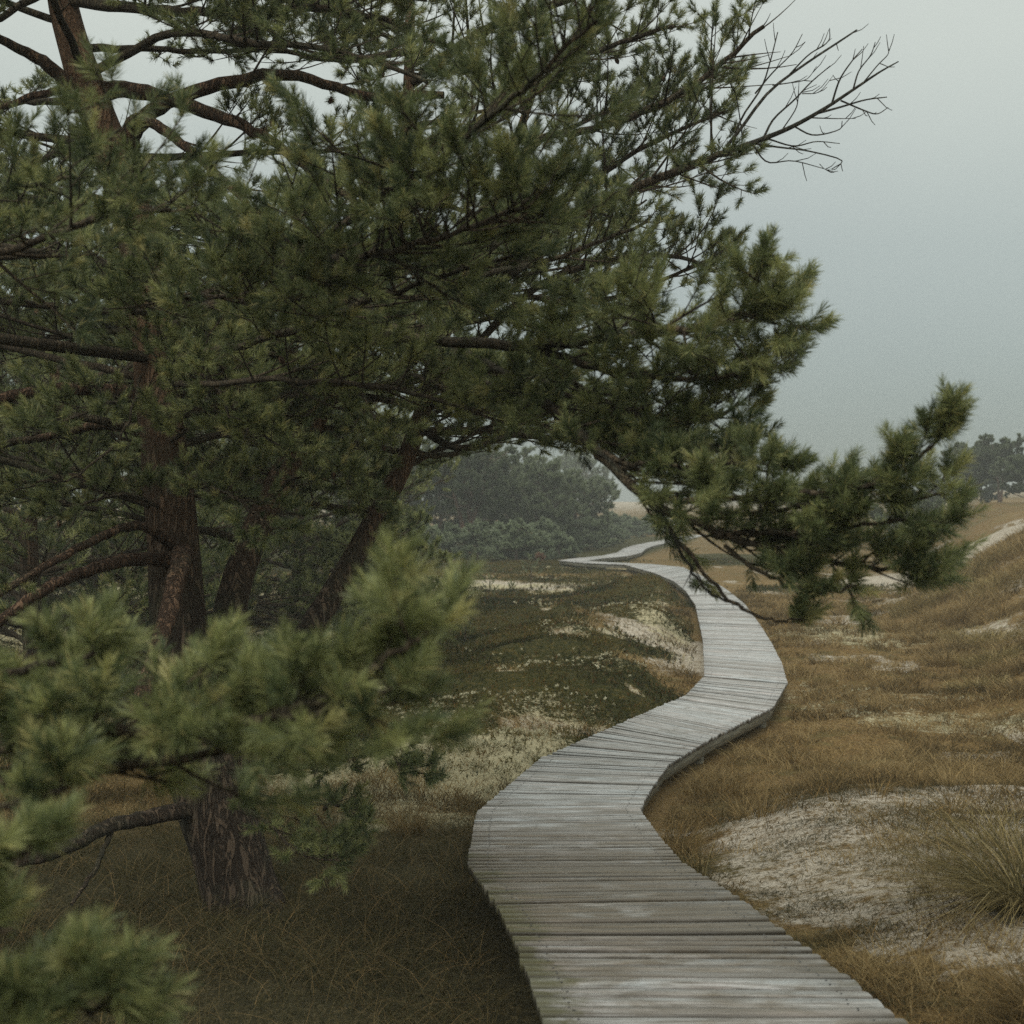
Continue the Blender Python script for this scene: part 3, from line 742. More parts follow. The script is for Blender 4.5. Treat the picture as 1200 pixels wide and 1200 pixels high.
    crown = [
        # (spine, r0, r1, lod, kw)
        ([(560, 290, 10), (620, 175, 9.2), (690, 152, 8.8), (760, 128, 8.5), (830, 88, 8.2), (895, 30, 8.0)], .035, .012, 'mid', dict(t0=.2, len2=.85, gap2=.065)),
        ([(500, 470, 9.7), (560, 400, 9.3), (640, 330, 8.9), (720, 304, 8.6), (790, 300, 8.4), (838, 318, 8.3)], .035, .010, 'mid', dict(t0=.2, len2=.75, gap2=.07)),
        ([(480, 100, 9.7), (560, 40, 9.3), (650, 5, 9.0), (740, -20, 8.7), (830, -30, 8.5)], .04, .014, 'mid', dict(t0=.15, len2=.9, gap2=.065)),
        ([(470, 200, 9.6), (550, 150, 9.2), (620, 90, 8.9), (700, 60, 8.6), (790, 30, 8.4)], .035, .012, 'mid', dict(t0=.2, len2=.8, gap2=.07)),
        ([(520, 380, 9.9), (600, 270, 9.4), (680, 220, 9.0), (760, 170, 8.8), (850, 130, 8.6)], .035, .010, 'mid', dict(t0=.2, len2=.7, gap2=.08)),
        ([(430, 380, 9.4), (500, 340, 8.9), (580, 320, 8.4), (660, 300, 8.0), (760, 260, 7.8)], .035, .010, 'mid', dict(t0=.2, len2=.75, gap2=.07)),
        ([(75, 0, 8.3), (160, 10, 8.0), (270, 15, 7.7), (380, 10, 7.4), (480, 30, 7.2)], .04, .014, 'mid', dict(t0=.2, len2=.75, gap2=.065)),
        ([(70, -60, 8.3), (160, -30, 8.6), (280, -10, 8.8), (420, 20, 8.9), (540, 60, 9.0)], .04, .014, 'mid', dict(t0=.2, len2=.9, gap2=.07)),
        ([(100, 90, 8.3), (200, 40, 7.6), (300, 50, 7.2), (400, 60, 6.8), (500, 95, 6.5)], .03, .010, 'mid', dict(t0=.25, len2=.65, gap2=.07)),
        ([(70, -20, 8.3), (0, 20, 8.0), (-60, 40, 7.6)], .03, .010, 'mid', dict(t0=.2, len2=.6, gap2=.07)),
        ([(460, 300, 9.5), (420, 250, 8.8), (380, 300, 8.0), (340, 380, 7.4)], .03, .010, 'mid', dict(t0=.2, len2=.7, gap2=.07)),
        ([(180, 400, 8.15), (240, 360, 7.6), (330, 350, 7.0), (430, 370, 6.5), (520, 410, 6.2)], .035, .010, 'mid', dict(t0=.2, len2=.8, gap2=.07)),
        ([(185, 430, 8.15), (260, 410, 8.4), (350, 420, 8.6), (430, 440, 8.8)], .03, .010, 'mid', dict(t0=.2, len2=.8, gap2=.08)),
        ([(490, 500, 9.8), (540, 525, 9.4), (600, 512, 9.0), (660, 515, 8.6), (710, 530, 8.3)], .032, .008, 'mid', dict(t0=.35, len2=.55, gap2=.13, droop=.05)),
        ([(482, 530, 9.7), (530, 532, 9.9), (590, 508, 10.2), (650, 520, 10.6)], .028, .008, 'mid', dict(t0=.3, len2=.6, gap2=.14)),
        ([(410, 420, 9.3), (480, 440, 8.6), (560, 470, 8.0), (640, 500, 7.4)], .032, .009, 'mid', dict(t0=.2, len2=.75, gap2=.08)),
        ([(170, 330, 8.2), (100, 300, 7.6), (20, 300, 7.0), (-60, 310, 6.6)], .032, .010, 'mid', dict(t0=.2, len2=.8, gap2=.07)),
        ([(178, 380, 8.15), (110, 390, 8.4), (30, 400, 8.6), (-60, 400, 8.7)], .032, .010, 'mid', dict(t0=.2, len2=.8, gap2=.07)),
        ([(365, 500, 9.1), (330, 470, 8.6), (280, 440, 8.2), (220, 420, 7.6)], .026, .008, 'mid', dict(t0=.25, len2=.6, gap2=.12)),
        ([(495, 480, 9.8), (560, 440, 10.0), (650, 410, 10.2), (740, 385, 10.4)], .03, .008, 'mid', dict(t0=.2, len2=.75, gap2=.08)),
        ([(70, -30, 8.3), (170, -10, 8.2), (290, -30, 8.0), (400, -20, 7.9), (500, 0, 7.8)], .03, .010, 'mid', dict(t0=.1, len2=.75, gap2=.075)),
        ([(62, -120, 8.3), (160, -70, 7.8), (270, -40, 7.4), (380, -30, 7.0), (470, -5, 6.7)], .03, .010, 'mid', dict(t0=.2, len2=.8, gap2=.08, droop=.2)),
        ([(62, -120, 8.3), (20, -60, 7.8), (-40, -20, 7.4)], .03, .010, 'mid', dict(t0=.2, len2=.7, gap2=.08, droop=.2)),
        ([(480, 60, 9.7), (400, 70, 9.2), (330, 60, 8.8), (260, 50, 8.5)], .03, .010, 'mid', dict(t0=.2, len2=.7, gap2=.08)),
        ([(520, 390, 9.9), (600, 350, 9.6), (690, 355, 9.4), (770, 330, 9.2), (840, 300, 9.0)], .03, .009, 'mid', dict(t0=.2, len2=.7, gap2=.08)),
        ([(498, 470, 9.8), (560, 480, 9.3), (640, 470, 8.8), (720, 480, 8.4)], .028, .008, 'mid', dict(t0=.25, len2=.7, gap2=.09)),
    ]
    for pts, r0, r1, lod, kw in crown:
        limb([P(*q) for q in pts], r0, r1, lod, keep=keep_main, **kw)
    # upper tree above the frame and round the back, from the three stems
    ga = 0.0
    for (sp, i0, i1, nL, ln) in ((trunk_sp, 46, 71, 11, 2.0), (st_sp[0], 26, 43, 7, 1.6), (st_sp[1], 26, 43, 6, 1.4)):
        for k in range(nL):
            i = i0 + (i1 - i0) * (k + .5) / nL; p = sp[int(i)]; ga += 2.4
            h = k / nL; l = ln * (1.1 - .6 * h) * rd.uniform(.8, 1.15)
            d = V3((math.cos(ga), math.sin(ga), .12 + .3 * h))
            e = p + d * l; kn = UP * (.05 * l)
            limb([p, p.lerp(e, .35) + kn * .5, p.lerp(e, .7) + kn, e + UP * (l * .12)], .03 * (1 - .5 * h), .008, 'far', t0=.25, len2=.7, gap2=.15, keep=keep_main)
    for (sp, i0, i1, nL, ln) in ((trunk_sp, 22, 46, 20, 2.6), (st_sp[0], 12, 30, 14, 2.2), (st_sp[1], 16, 32, 12, 2.0)):
        for k in range(nL):
            i = i0 + (i1 - i0) * (k + .5) / nL; p = sp[int(i)]; ga += 2.4
            a = ga % 6.283; a = .5 + (a / 6.283) * 2.15          # the far side of the tree
            if k % 3 == 0: a = 3.3 + rd.uniform(-.5, .5)
            l = ln * rd.uniform(.75, 1.1); d = V3((math.cos(a), math.sin(a), rd.uniform(-.05, .25)))
            e = p + d * l
            limb([p, p.lerp(e, .5) + UP * (.03 * l), e + UP * (.06 * l)], .03, .008, 'far', t0=.2, len2=.8, gap2=.13, keep=keep_main)
    for pts in ([(192, 520, 8.1), (235, 500, 7.5), (290, 505, 7.0), (345, 530, 6.7)], [(190, 490, 8.1), (150, 470, 7.5), (95, 485, 7.0), (40, 510, 6.7)],
                [(365, 500, 9.1), (385, 525, 8.6), (410, 570, 8.2), (430, 610, 8.0)], [(200, 580, 8.1), (240, 570, 7.6), (285, 590, 7.2), (320, 620, 7.0)],
                [(318, 585, 8.8), (345, 560, 8.2), (390, 560, 7.8), (440, 580, 7.5)], [(188, 440, 8.1), (215, 430, 7.3), (250, 450, 6.8), (270, 490, 6.5)],
                [(198, 600, 8.1), (150, 580, 7.7), (100, 590, 7.4), (50, 610, 7.2)], [(410, 420, 9.3), (420, 450, 8.7), (440, 490, 8.2), (470, 520, 7.9)]):
        limb([P(*q) for q in pts], .016, .005, 'mid', t0=.15, len2=.42, gap2=.06, gap3=.08, droop=.15)
    # ---- the boughs that reach towards the camera
    near = [
        # soft bough over the path, right
        ([(430, 395, 6.4), (520, 400, 5.6), (620, 405, 5.0), (720, 395, 4.6), (800, 385, 4.35), (865, 372, 4.25), (905, 362, 4.2)], .030, .006, 'near', dict(pre=[(445, 345, 9.45), (430, 370, 7.8)], t0=.3, len2=.50, gap2=.047, gap3=.085, upm=.05, curl=.1)),
        ([(620, 405, 5.0), (700, 430, 4.7), (780, 445, 4.5), (860, 440, 4.35), (905, 430, 4.25)], .016, .005, 'near', dict(t0=.15, len2=.36, curl=.1, gap2=.052, gap3=.09)),
        ([(620, 410, 5.0), (690, 460, 4.8), (760, 490, 4.6), (830, 490, 4.5), (875, 470, 4.45)], .014, .005, 'near', dict(t0=.15, len2=.42, gap2=.056, gap3=.09)),
        # drooping bough in front of the deck
        ([(560, 425, 5.6), (620, 455, 5.0), (690, 520, 4.5), (760, 585, 4.2), (820, 615, 4.05), (880, 640, 3.95), (950, 655, 3.9), (1040, 665, 3.85), (1085, 660, 3.8)], .024, .005, 'near', dict(pre=[(498, 470, 9.8), (505, 430, 8.2), (530, 415, 6.8)], t0=.06, len2=.36, gap2=.040, gap3=.08, upm=.05, curl=.05)),
        ([(760, 585, 4.2), (830, 585, 4.0), (900, 583, 3.85), (970, 575, 3.75), (1040, 560, 3.65), (1085, 530, 3.6), (1115, 492, 3.55)], .012, .0045, 'near', dict(t0=.12, len2=.17, gap2=.045, gap3=.06, upm=.4, curl=.1)),
        ([(830, 620, 4.05), (900, 625, 3.9), (970, 620, 3.8), (1050, 610, 3.7), (1095, 612, 3.65)], .010, .004, 'near', dict(t0=.1, len2=.22, curl=.0, gap2=.0454, gap3=.07)),
        ([(700, 530, 4.45), (750, 545, 4.3), (810, 545, 4.15), (870, 545, 4.05), (930, 565, 4.0)], .011, .004, 'near', dict(t0=.1, len2=.22, curl=.05, gap2=.06, gap3=.08)),
        ([(850, 640, 4.0), (900, 675, 3.9), (950, 690, 3.85), (1000, 690, 3.8)], .008, .004, 'near', dict(t0=.2, len2=.14, gap2=.056, gap3=.08)),
        ([(540, 435, 6.2), (620, 470, 5.6), (700, 505, 5.2), (780, 530, 4.9), (860, 540, 4.7)], .014, .005, 'near', dict(pre=[(505, 440, 8.2)], t0=.1, len2=.42, gap2=.052, gap3=.09, curl=.1)),
        ([(600, 430, 5.4), (680, 470, 5.0), (760, 510, 4.7), (830, 520, 4.5)], .012, .005, 'near', dict(t0=.1, len2=.40, gap2=.056, gap3=.09, curl=.05, droop=.1)),
        # left, soft and close; raised needle tone paints in brighter light on young shoots
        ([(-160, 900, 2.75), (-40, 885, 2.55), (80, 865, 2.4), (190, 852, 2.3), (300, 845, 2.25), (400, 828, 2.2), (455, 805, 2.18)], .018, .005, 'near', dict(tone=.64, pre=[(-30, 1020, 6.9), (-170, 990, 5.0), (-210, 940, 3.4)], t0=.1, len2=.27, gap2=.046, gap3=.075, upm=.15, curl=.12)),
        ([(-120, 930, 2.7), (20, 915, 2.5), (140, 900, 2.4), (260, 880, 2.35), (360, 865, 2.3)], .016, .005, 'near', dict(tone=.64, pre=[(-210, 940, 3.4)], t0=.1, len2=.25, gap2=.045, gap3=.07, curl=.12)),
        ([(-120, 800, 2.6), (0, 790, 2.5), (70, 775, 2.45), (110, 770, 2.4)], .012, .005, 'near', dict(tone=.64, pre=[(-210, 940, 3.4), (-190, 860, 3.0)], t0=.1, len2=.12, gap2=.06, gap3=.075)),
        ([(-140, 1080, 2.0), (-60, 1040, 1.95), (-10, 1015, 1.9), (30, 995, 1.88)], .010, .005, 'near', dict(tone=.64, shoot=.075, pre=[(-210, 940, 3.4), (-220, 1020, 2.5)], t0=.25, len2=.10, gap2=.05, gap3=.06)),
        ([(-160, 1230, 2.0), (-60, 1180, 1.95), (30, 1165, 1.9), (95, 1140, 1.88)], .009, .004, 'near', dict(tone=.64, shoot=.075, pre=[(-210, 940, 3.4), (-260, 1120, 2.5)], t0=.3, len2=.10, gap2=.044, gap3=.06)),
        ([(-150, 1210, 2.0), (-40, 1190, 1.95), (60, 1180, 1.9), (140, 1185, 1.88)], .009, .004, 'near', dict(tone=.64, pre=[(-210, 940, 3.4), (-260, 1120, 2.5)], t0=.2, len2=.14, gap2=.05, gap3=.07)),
        # upper left and middle, middling close
        ([(-220, 330, 4.4), (-100, 310, 4.2), (20, 290, 4.0), (120, 255, 3.85), (200, 245, 3.75)], .02, .006, 'near', dict(pre=[(183, 420, 8.15), (-40, 390, 6.6), (-200, 350, 5.2)], t0=.15, len2=.55, gap2=.056, gap3=.09, upm=.1)),
        ([(-200, 260, 4.6), (-80, 235, 4.4), (20, 220, 4.3), (100, 205, 4.2)], .015, .005, 'near', dict(pre=[(170, 320, 8.2), (0, 290, 6.6), (-160, 270, 5.4)], t0=.15, len2=.36, gap2=.08, gap3=.09)),
        ([(160, 330, 7.9), (230, 320, 6.4), (330, 310, 5.2), (430, 300, 4.6), (530, 275, 4.3), (620, 240, 4.1)], .024, .006, 'near', dict(t0=.3, len2=.62, gap2=.052, gap3=.09)),
        ([(200, 420, 7.6), (300, 400, 6.2), (400, 365, 5.4), (500, 330, 5.0), (600, 300, 4.8)], .022, .006, 'near', dict(t0=.3, len2=.6, gap2=.06, gap3=.09)),
        ([(330, 310, 5.2), (420, 250, 4.7), (500, 195, 4.3), (570, 140, 4.0), (640, 80, 3.8), (700, 20, 3.7)], .016, .006, 'near', dict(t0=.2, len2=.48, gap2=.052, gap3=.09)),
        ([(180, 370, 7.8), (150, 360, 6.4), (140, 350, 5.6), (200, 350, 5.0), (280, 345, 4.7), (350, 350, 4.5)], .02, .006, 'near', dict(t0=.4, len2=.5, gap2=.056, gap3=.09)),
        ([(190, 450, 7.7), (240, 450, 6.6), (320, 445, 6.0), (420, 450, 5.6), (520, 470, 5.4), (600, 500, 5.2)], .02, .006, 'mid', dict(t0=.3, len2=.6, gap2=.09, gap3=.09)),
        # low sprays at the trunk
        ([(270, 900, 7.7), (330, 905, 7.2), (390, 890, 6.9), (440, 880, 6.7), (500, 910, 6.6)], .013, .004, 'mid', dict(t0=.25, len2=.3, gap2=.05, droop=.3)),
        ([(265, 940, 7.7), (310, 960, 7.2), (350, 1000, 6.9), (400, 1010, 6.7)], .013, .004, 'mid', dict(t0=.25, len2=.35, gap2=.05, droop=.3)),
        ([(300, 930, 7.3), (350, 940, 7.0), (400, 945, 6.8), (430, 970, 6.7)], .010, .004, 'mid', dict(t0=.3, len2=.3, gap2=.05, droop=.4)),
        ([(240, 860, 7.7), (280, 850, 7.2), (340, 850, 6.8), (400, 860, 6.5)], .012, .004, 'mid', dict(t0=.25, len2=.35, gap2=.05, droop=.2)),
        ([(840, 605, 4.0), (900, 600, 3.9), (970, 592, 3.8), (1040, 588, 3.7), (1110, 578, 3.6)], .009, .004, 'near', dict(t0=.1, len2=.22, gap2=.05, gap3=.07, curl=.05)),
        ([(300, 845, 2.25), (390, 810, 2.2), (450, 775, 2.16), (495, 745, 2.13)], .009, .004, 'near', dict(tone=.64, t0=.15, len2=.16, gap2=.045, gap3=.07)),  # near-left again: needle tone raised as if these boughs caught more light
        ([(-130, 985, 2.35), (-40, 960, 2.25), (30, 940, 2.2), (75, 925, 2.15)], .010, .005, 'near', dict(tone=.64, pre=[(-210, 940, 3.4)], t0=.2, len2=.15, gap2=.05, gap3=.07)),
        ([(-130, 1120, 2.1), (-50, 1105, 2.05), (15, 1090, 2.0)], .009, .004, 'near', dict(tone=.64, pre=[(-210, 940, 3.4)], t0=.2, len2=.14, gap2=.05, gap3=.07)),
    ]
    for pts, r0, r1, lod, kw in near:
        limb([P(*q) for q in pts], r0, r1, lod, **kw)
    # bare twiggy end of the drooping bough
    limb([P(700, 530, 4.4), P(745, 575, 4.25), P(785, 625, 4.15), P(810, 668, 4.1), P(835, 695, 4.08), P(868, 712, 4.05)], .008, .003, 'mid', M_DEAD, t0=.35, len2=.10, gap2=.10, dead=True, droop=.5)
    limb([P(800, 640, 4.1), P(850, 700, 4.0), P(900, 725, 3.95), P(940, 728, 3.9)], .007, .003, 'near', M_TWIG, t0=.75, len2=.13, gap2=.05, gap3=.05)
    return T

OUT_V = [-400, -60, 0, 60, 110, 150, 190, 235, 275, 300, 330, 400, 450, 490, 530, 600]
OUT_U = [900, 915, 905, 890, 872, 878, 905, 918, 905, 870, 850, 860, 850, 800, 760, 700]
def keep_main(q):
    """pruned crown: the outline stops short of the open side of the path and of the gap round the upper trunk"""
    if q.y < 2: return True
    u, v = proj(q)
    if u > np.interp(v, OUT_V, OUT_U): return False
    for (cu, cv, ru, rv) in ((225, 165, 62, 46), (60, 135, 34, 28), (150, 125, 60, 26)):
        if ((u - cu) / ru) ** 2 + ((v - cv) / rv) ** 2 < 1: return False
    return True
main_pine()

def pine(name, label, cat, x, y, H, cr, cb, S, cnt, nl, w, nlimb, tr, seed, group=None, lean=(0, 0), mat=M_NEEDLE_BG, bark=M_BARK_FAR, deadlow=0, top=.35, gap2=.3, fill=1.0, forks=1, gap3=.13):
    """a whole background pine: trunk, branches, crown"""
    rd = random.Random(seed); rg = np.random.default_rng(seed)
    z = gz(x, y)
    T = empty(name, (x, y, z), label, cat, group)
    tw = MB(); bw = MB(); sh = Shoots()
    for fk in range(forks):
        fx = (fk - (forks - 1) / 2) * cr * .55; fy = rd.uniform(-.2, .2) * cr if forks > 1 else 0
        hh = H * (1 if fk == 0 else rd.uniform(.8, 1))
        pts = [V3((x + fx * .05, y, z - .15))]
        for k in range(1, 7):
            t = k / 6; pts.append(V3((x + (lean[0] + fx) * t ** 1.3 + rd.gauss(0, .035) * H * t, y + (lean[1] + fy) * t + rd.gauss(0, .025) * H * t, z + hh * t * .95)))
        sp = spline(pts, 30)
        tube(tw, sp, [tr * (1.15 - .98 * (i / 29) ** .8) for i in range(30)], 8, .06, seed=seed)
        n = max(3, nlimb // forks)
        for k in range(n):
            t = cb + (1 - cb) * (k + rd.random() * .6) / n
            p = sp[min(29, int(t * 29))]; f = (t - cb) / (1 - cb)
            l = cr * (.55 + .9 * f * (1 - f) * 1.6 if top > .3 else 1 - .75 * f) * rd.uniform(.7, 1.15) * (1 - .45 * f ** 3)
            a = k * 2.4 + rd.uniform(-.4, .4); d = V3((math.cos(a), math.sin(a), rd.uniform(-.05, .3) + .5 * f))
            e = p + d * l
            bough(bw, sh, [p, p.lerp(e, .5) + UP * (.04 * l), e + UP * (.10 * l)], tr * .34 * (1 - .5 * f), tr * .08, rd, t0=.25, len2=l * .55, gap2=gap2, gap3=gap3, S=S, sides=5, fill=fill)
        for k in range(deadlow):
            t = rd.uniform(.12, cb + .1); p = sp[int(t * 29)]; a = rd.uniform(0, 6.28); l = cr * rd.uniform(.4, .9)
            e = p + V3((math.cos(a), math.sin(a), rd.uniform(-.2, .3))) * l
            bough(bw, Shoots(), [p, p.lerp(e, .5) + UP * (.07 * l), e], tr * .16, .006, rd, t0=.25, len2=l * .45, gap2=.14, S=.8, sides=4, dead=True)
    tm = rd.uniform(.2, .85)
    tw.build('trunk', bark, T, smooth=True); bw.build('branches', M_TWIG if bark is M_BARK else bark, T)
    nm = MB(); needles(nm, sh.p, sh.d, sh.l, cnt, nl, w, rg, .03, tmean=tm + rg.normal(0, .2, len(sh.p))); nm.build('crown', mat, T)
    return T

def atx(u, d): return (u - 600) / F * d
# thicket close behind the big pine (13 to 24 m)
TH_ = [(40, 14.5, 6.0, 2.2, .10, 'dark bushy pine behind the left limbs of the big pine, nearest the photo edge', 3),
       (215, 19.5, 6.4, 2.5, .08, 'dark pine with low branches standing straight behind the big trunk', 5),
       (345, 23.0, 6.2, 2.6, .10, 'dark pine seen between the two leaning stems of the big pine', 8),
       (-120, 18.0, 7.0, 2.6, .12, 'tall dark pine at the left photo edge behind the thicket', 13),
       (110, 25.0, 6.0, 2.8, .06, 'dark pine at the back of the thicket left of the big trunk', 17),
       (285, 30.0, 6.4, 3.0, .06, 'dark pine farthest back in the thicket, right of the big trunk', 19),
       (415, 33.0, 5.6, 2.7, .06, 'dark pine behind the bushy young pine beside the third stem', 23),
       (10, 31.0, 6.4, 3.0, .05, 'dark pine farthest back in the thicket at the left photo edge', 29)]
for (u, d, H, cr, cb, lab, sd) in TH_:
    pine('thicket_pine', lab, 'tree', atx(u, d), d, H, cr, cb, 1.3 + .02 * max(0, d - 18), 40, .085, .0075 if d < 21 else .012, 44, .14, sd, 'pines of the thicket behind the big pine', mat=M_NEEDLE, bark=M_BARK, deadlow=14, gap2=.14, gap3=.10)
# bushy young pine right of the third stem
pine('young_pine', 'bushy young pine with fresh green tufts beside the third leaning stem', 'tree', atx(450, 21), 21, 3.05, 1.35, .16, 1.1, 60, .078, .007, 44, .07, 21, mat=M_NEEDLE, bark=M_BARK, top=.2, gap2=.085, gap3=.085)
# grove across the heath
GR = [(470, 74, 5.6, 3.0, .10, 1, 'grove pine at the left end of the distant grove, half hidden by the third stem'),
      (548, 72, 6.0, 2.5, .46, 3, 'red barked grove pine with bare forked stems showing under its crown'),
      (596, 80, 5.4, 3.4, .06, 1, 'broad grey green grove pine right of the bare red stems'),
      (634, 75, 4.3, 3.2, .04, 1, 'low spreading grove pine whose branches reach the heath, at the grove middle'),
      (672, 82, 3.7, 3.0, .04, 1, 'rounded grove pine at the right end of the distant grove'),
      (516, 84, 5.4, 3.4, .06, 1, 'tall grove pine behind the red barked one'),
      (420, 90, 6.5, 3.6, .06, 1, 'distant grove pine seen through the big pine between its stems'),
      (330, 84, 6.2, 3.6, .06, 1, 'distant grove pine seen through the dark thicket on the left'),
      (240, 95, 6.5, 3.6, .06, 1, 'distant grove pine farthest left beyond the thicket'),
      (566, 92, 5.0, 3.6, .05, 1, 'dense grove pine filling the gap behind the red stems')]
for i, (u, d, H, cr, cb, fk, lab) in enumerate(GR):
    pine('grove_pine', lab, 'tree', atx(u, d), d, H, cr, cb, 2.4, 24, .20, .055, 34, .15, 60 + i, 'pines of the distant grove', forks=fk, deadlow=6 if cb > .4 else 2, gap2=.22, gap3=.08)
# low shrubs along the grove's foot
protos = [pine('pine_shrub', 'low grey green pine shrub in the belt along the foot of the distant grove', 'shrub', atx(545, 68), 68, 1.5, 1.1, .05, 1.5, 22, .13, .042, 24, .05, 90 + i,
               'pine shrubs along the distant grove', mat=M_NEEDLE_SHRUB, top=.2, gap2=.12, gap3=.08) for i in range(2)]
SHR = [(560, 66), (585, 70), (610, 66), (640, 72), (668, 76), (690, 78), (705, 84), (722, 88), (680, 90), (700, 94), (722, 100), (745, 105), (655, 68), (605, 64), (530, 68),
       (495, 64), (770, 110), (760, 120), (632, 66), (575, 76), (735, 112), (715, 120), (648, 80), (780, 118), (500, 75)]
for i, (u, d) in enumerate(SHR):
    o = protos[i] if i < 2 else copy_tree(protos[i % 2])
    x = atx(u, d); s = rnd.uniform(.7, 1.25)
    o.location = (x, d, gz(x, d) - .03); o.scale = (s * 1.2, s * 1.2, s); o.rotation_euler = (0, 0, rnd.uniform(0, 6))
# right: pines on the dune ridge
RT = [(1062, 62, 2.7, 2.1, .08, 1, 'rounded grey green pine on the dune behind the tip of the drooping bough'),
      (1100, 80, 2.9, 1.9, .15, 1, 'dense dark pine on the dune left of the open crowned pines'),
      (1133, 92, 4.4, 1.9, .42, 1, 'open crowned pine with thin bare stem on the dune ridge, left of its pair'),
      (1172, 90, 4.3, 2.0, .42, 2, 'open crowned forked pine on the dune ridge, right of its pair'),
      (1205, 84, 2.4, 2.0, .10, 1, 'low dark pine on the dune ridge at the right photo edge'),
      (1150, 100, 2.6, 2.2, .10, 1, 'low dense pine under the open crowned pair on the ridge')]
for i, (u, d, H, cr, cb, fk, lab) in enumerate(RT):
    pine('ridge_pine', lab, 'tree', atx(u, d), d, H, cr, cb, 1.7, 40, .15, .055, 20, .10, 130 + i, 'pines on the dune ridge', forks=fk, gap2=.11, gap3=.06)
# far trees in the haze beyond the grove
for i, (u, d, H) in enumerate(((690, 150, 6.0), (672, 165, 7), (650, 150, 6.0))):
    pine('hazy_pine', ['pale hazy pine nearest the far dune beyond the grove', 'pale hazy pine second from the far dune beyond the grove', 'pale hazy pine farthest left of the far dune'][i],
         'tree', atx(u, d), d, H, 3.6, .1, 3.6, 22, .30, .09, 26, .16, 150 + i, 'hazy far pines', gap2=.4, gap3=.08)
# seedlings on the heath
def sprig(name, label, x, y, H, seed, group, mat=M_NEEDLE, cnt=60, nl=.05, w=.005, nb=7, cat='seedling'):
    rd = random.Random(seed); rg = np.random.default_rng(seed); z = gz(x, y)
    T = empty(name, (x, y, z), label, cat, group)
    wd = MB(); sh = Shoots()
    top = V3((x + rd.uniform(-.05, .05), y, z + H))
    tube(wd, [V3((x, y, z - .05)), V3((x, y, z + H * .5)), top], [.014, .01, .005], 5)
    for k in range(nb):
        t = .25 + .75 * k / nb; p = V3((x, y, z)).lerp(top, t); a = k * 2.4
        d = V3((math.cos(a), math.sin(a), .9)).normalized(); e = p + d * (H * .5 * (1.1 - .6 * t))
        tube(wd, [p, e], [.006, .003], 4)
        for f in (.5, .8, 1): sh.add(p.lerp(e, f), (d + UP * .4).normalized(), .12)
    sh.add(top, UP, .12)
    wd.build('stem', M_TWIG, T)
    nm = MB(); needles(nm, sh.p, sh.d, sh.l, cnt, nl, w, rg, .03); nm.build('needles', mat, T)
    return T
for i, (u, v, H, lab) in enumerate(((573, 702, .62, 'dark knee high pine seedling on the heath near the pale strip'),
                                    (545, 757, .34, 'small dark pine seedling on the heath beside the soft near bough'),
                                    (600, 690, .22, 'tiny pine seedling right of the knee high one'))):
    x, y = Gp(u, v); sprig('pine_seedling', lab, x, y, H, 170 + i, 'pine seedlings on the heath')
x, y = Gp(633, 660); sprig('rusty_bush', 'small rust orange leafy bush before the shrub belt', x, y, .34, 190, None, M_ORANGE, 30, .12, .03, cat='bush')
x, y = Gp(622, 684); sprig('thin_sapling', 'thin spindly sapling with sparse leaves on the pale strip', x, y, 1.0, 191, None, M_NEEDLE_SHRUB, 14, .09, .012, 8, cat='sapling')

# ================================================================== GRASS, HEATH, LICHEN
def blades(mb, x, y, z, h, lean, w, rg, az=None, tone=(.5, .22), curve=.6, segs=3):
    n = len(x); a = rg.random(n) * 2 * math.pi if az is None else az
    d = np.stack([np.cos(a), np.sin(a), np.zeros(n)], 1)
    ph = rg.random(n) * math.pi; s = np.stack([np.cos(ph), np.sin(ph), np.zeros(n)], 1) * (w * .5)[:, None]
    base = np.stack([x, y, z], 1)
    rows = []
    for k in range(segs + 1):
        t = k / segs
        c = base + d * (h * lean * (t * (1 - curve) + curve * t * t))[:, None] + np.array([0, 0, 1.]) * (h * (t - .38 * lean * t * t))[:, None]
        wd = 1 - t
        if k < segs: rows += [c - s * (wd * .7 + .3), c + s * (wd * .7 + .3)]
        else: rows.append(c)
    nv = 2 * segs + 1
    vv = np.stack(rows, 1).reshape(-1, 3); i = np.arange(n) * nv
    f4 = np.concatenate([np.stack([i + 2 * k, i + 2 * k + 1, i + 2 * k + 3, i + 2 * k + 2], 1) for k in range(segs - 1)])
    f3 = np.stack([i + 2 * segs - 2, i + 2 * segs - 1, i + 2 * segs], 1)
    tn = np.clip(rg.normal(tone[0], tone[1], n), 0, 1); tp = (rg.random(n) < .12) * rg.random(n)
    mb.add(vv, f3=f3, f4=f4, tone=np.repeat(tn, nv), tip=np.repeat(tp, nv))

def scatter(n, y0, y1, rg, power=1.0, x0=None, x1=None):
    y = y0 + (y1 - y0) * rg.random(n) ** power
    half = .40 * y + 1.2
    x = (rg.random(n) * 2 - 1) * half
    return x, y
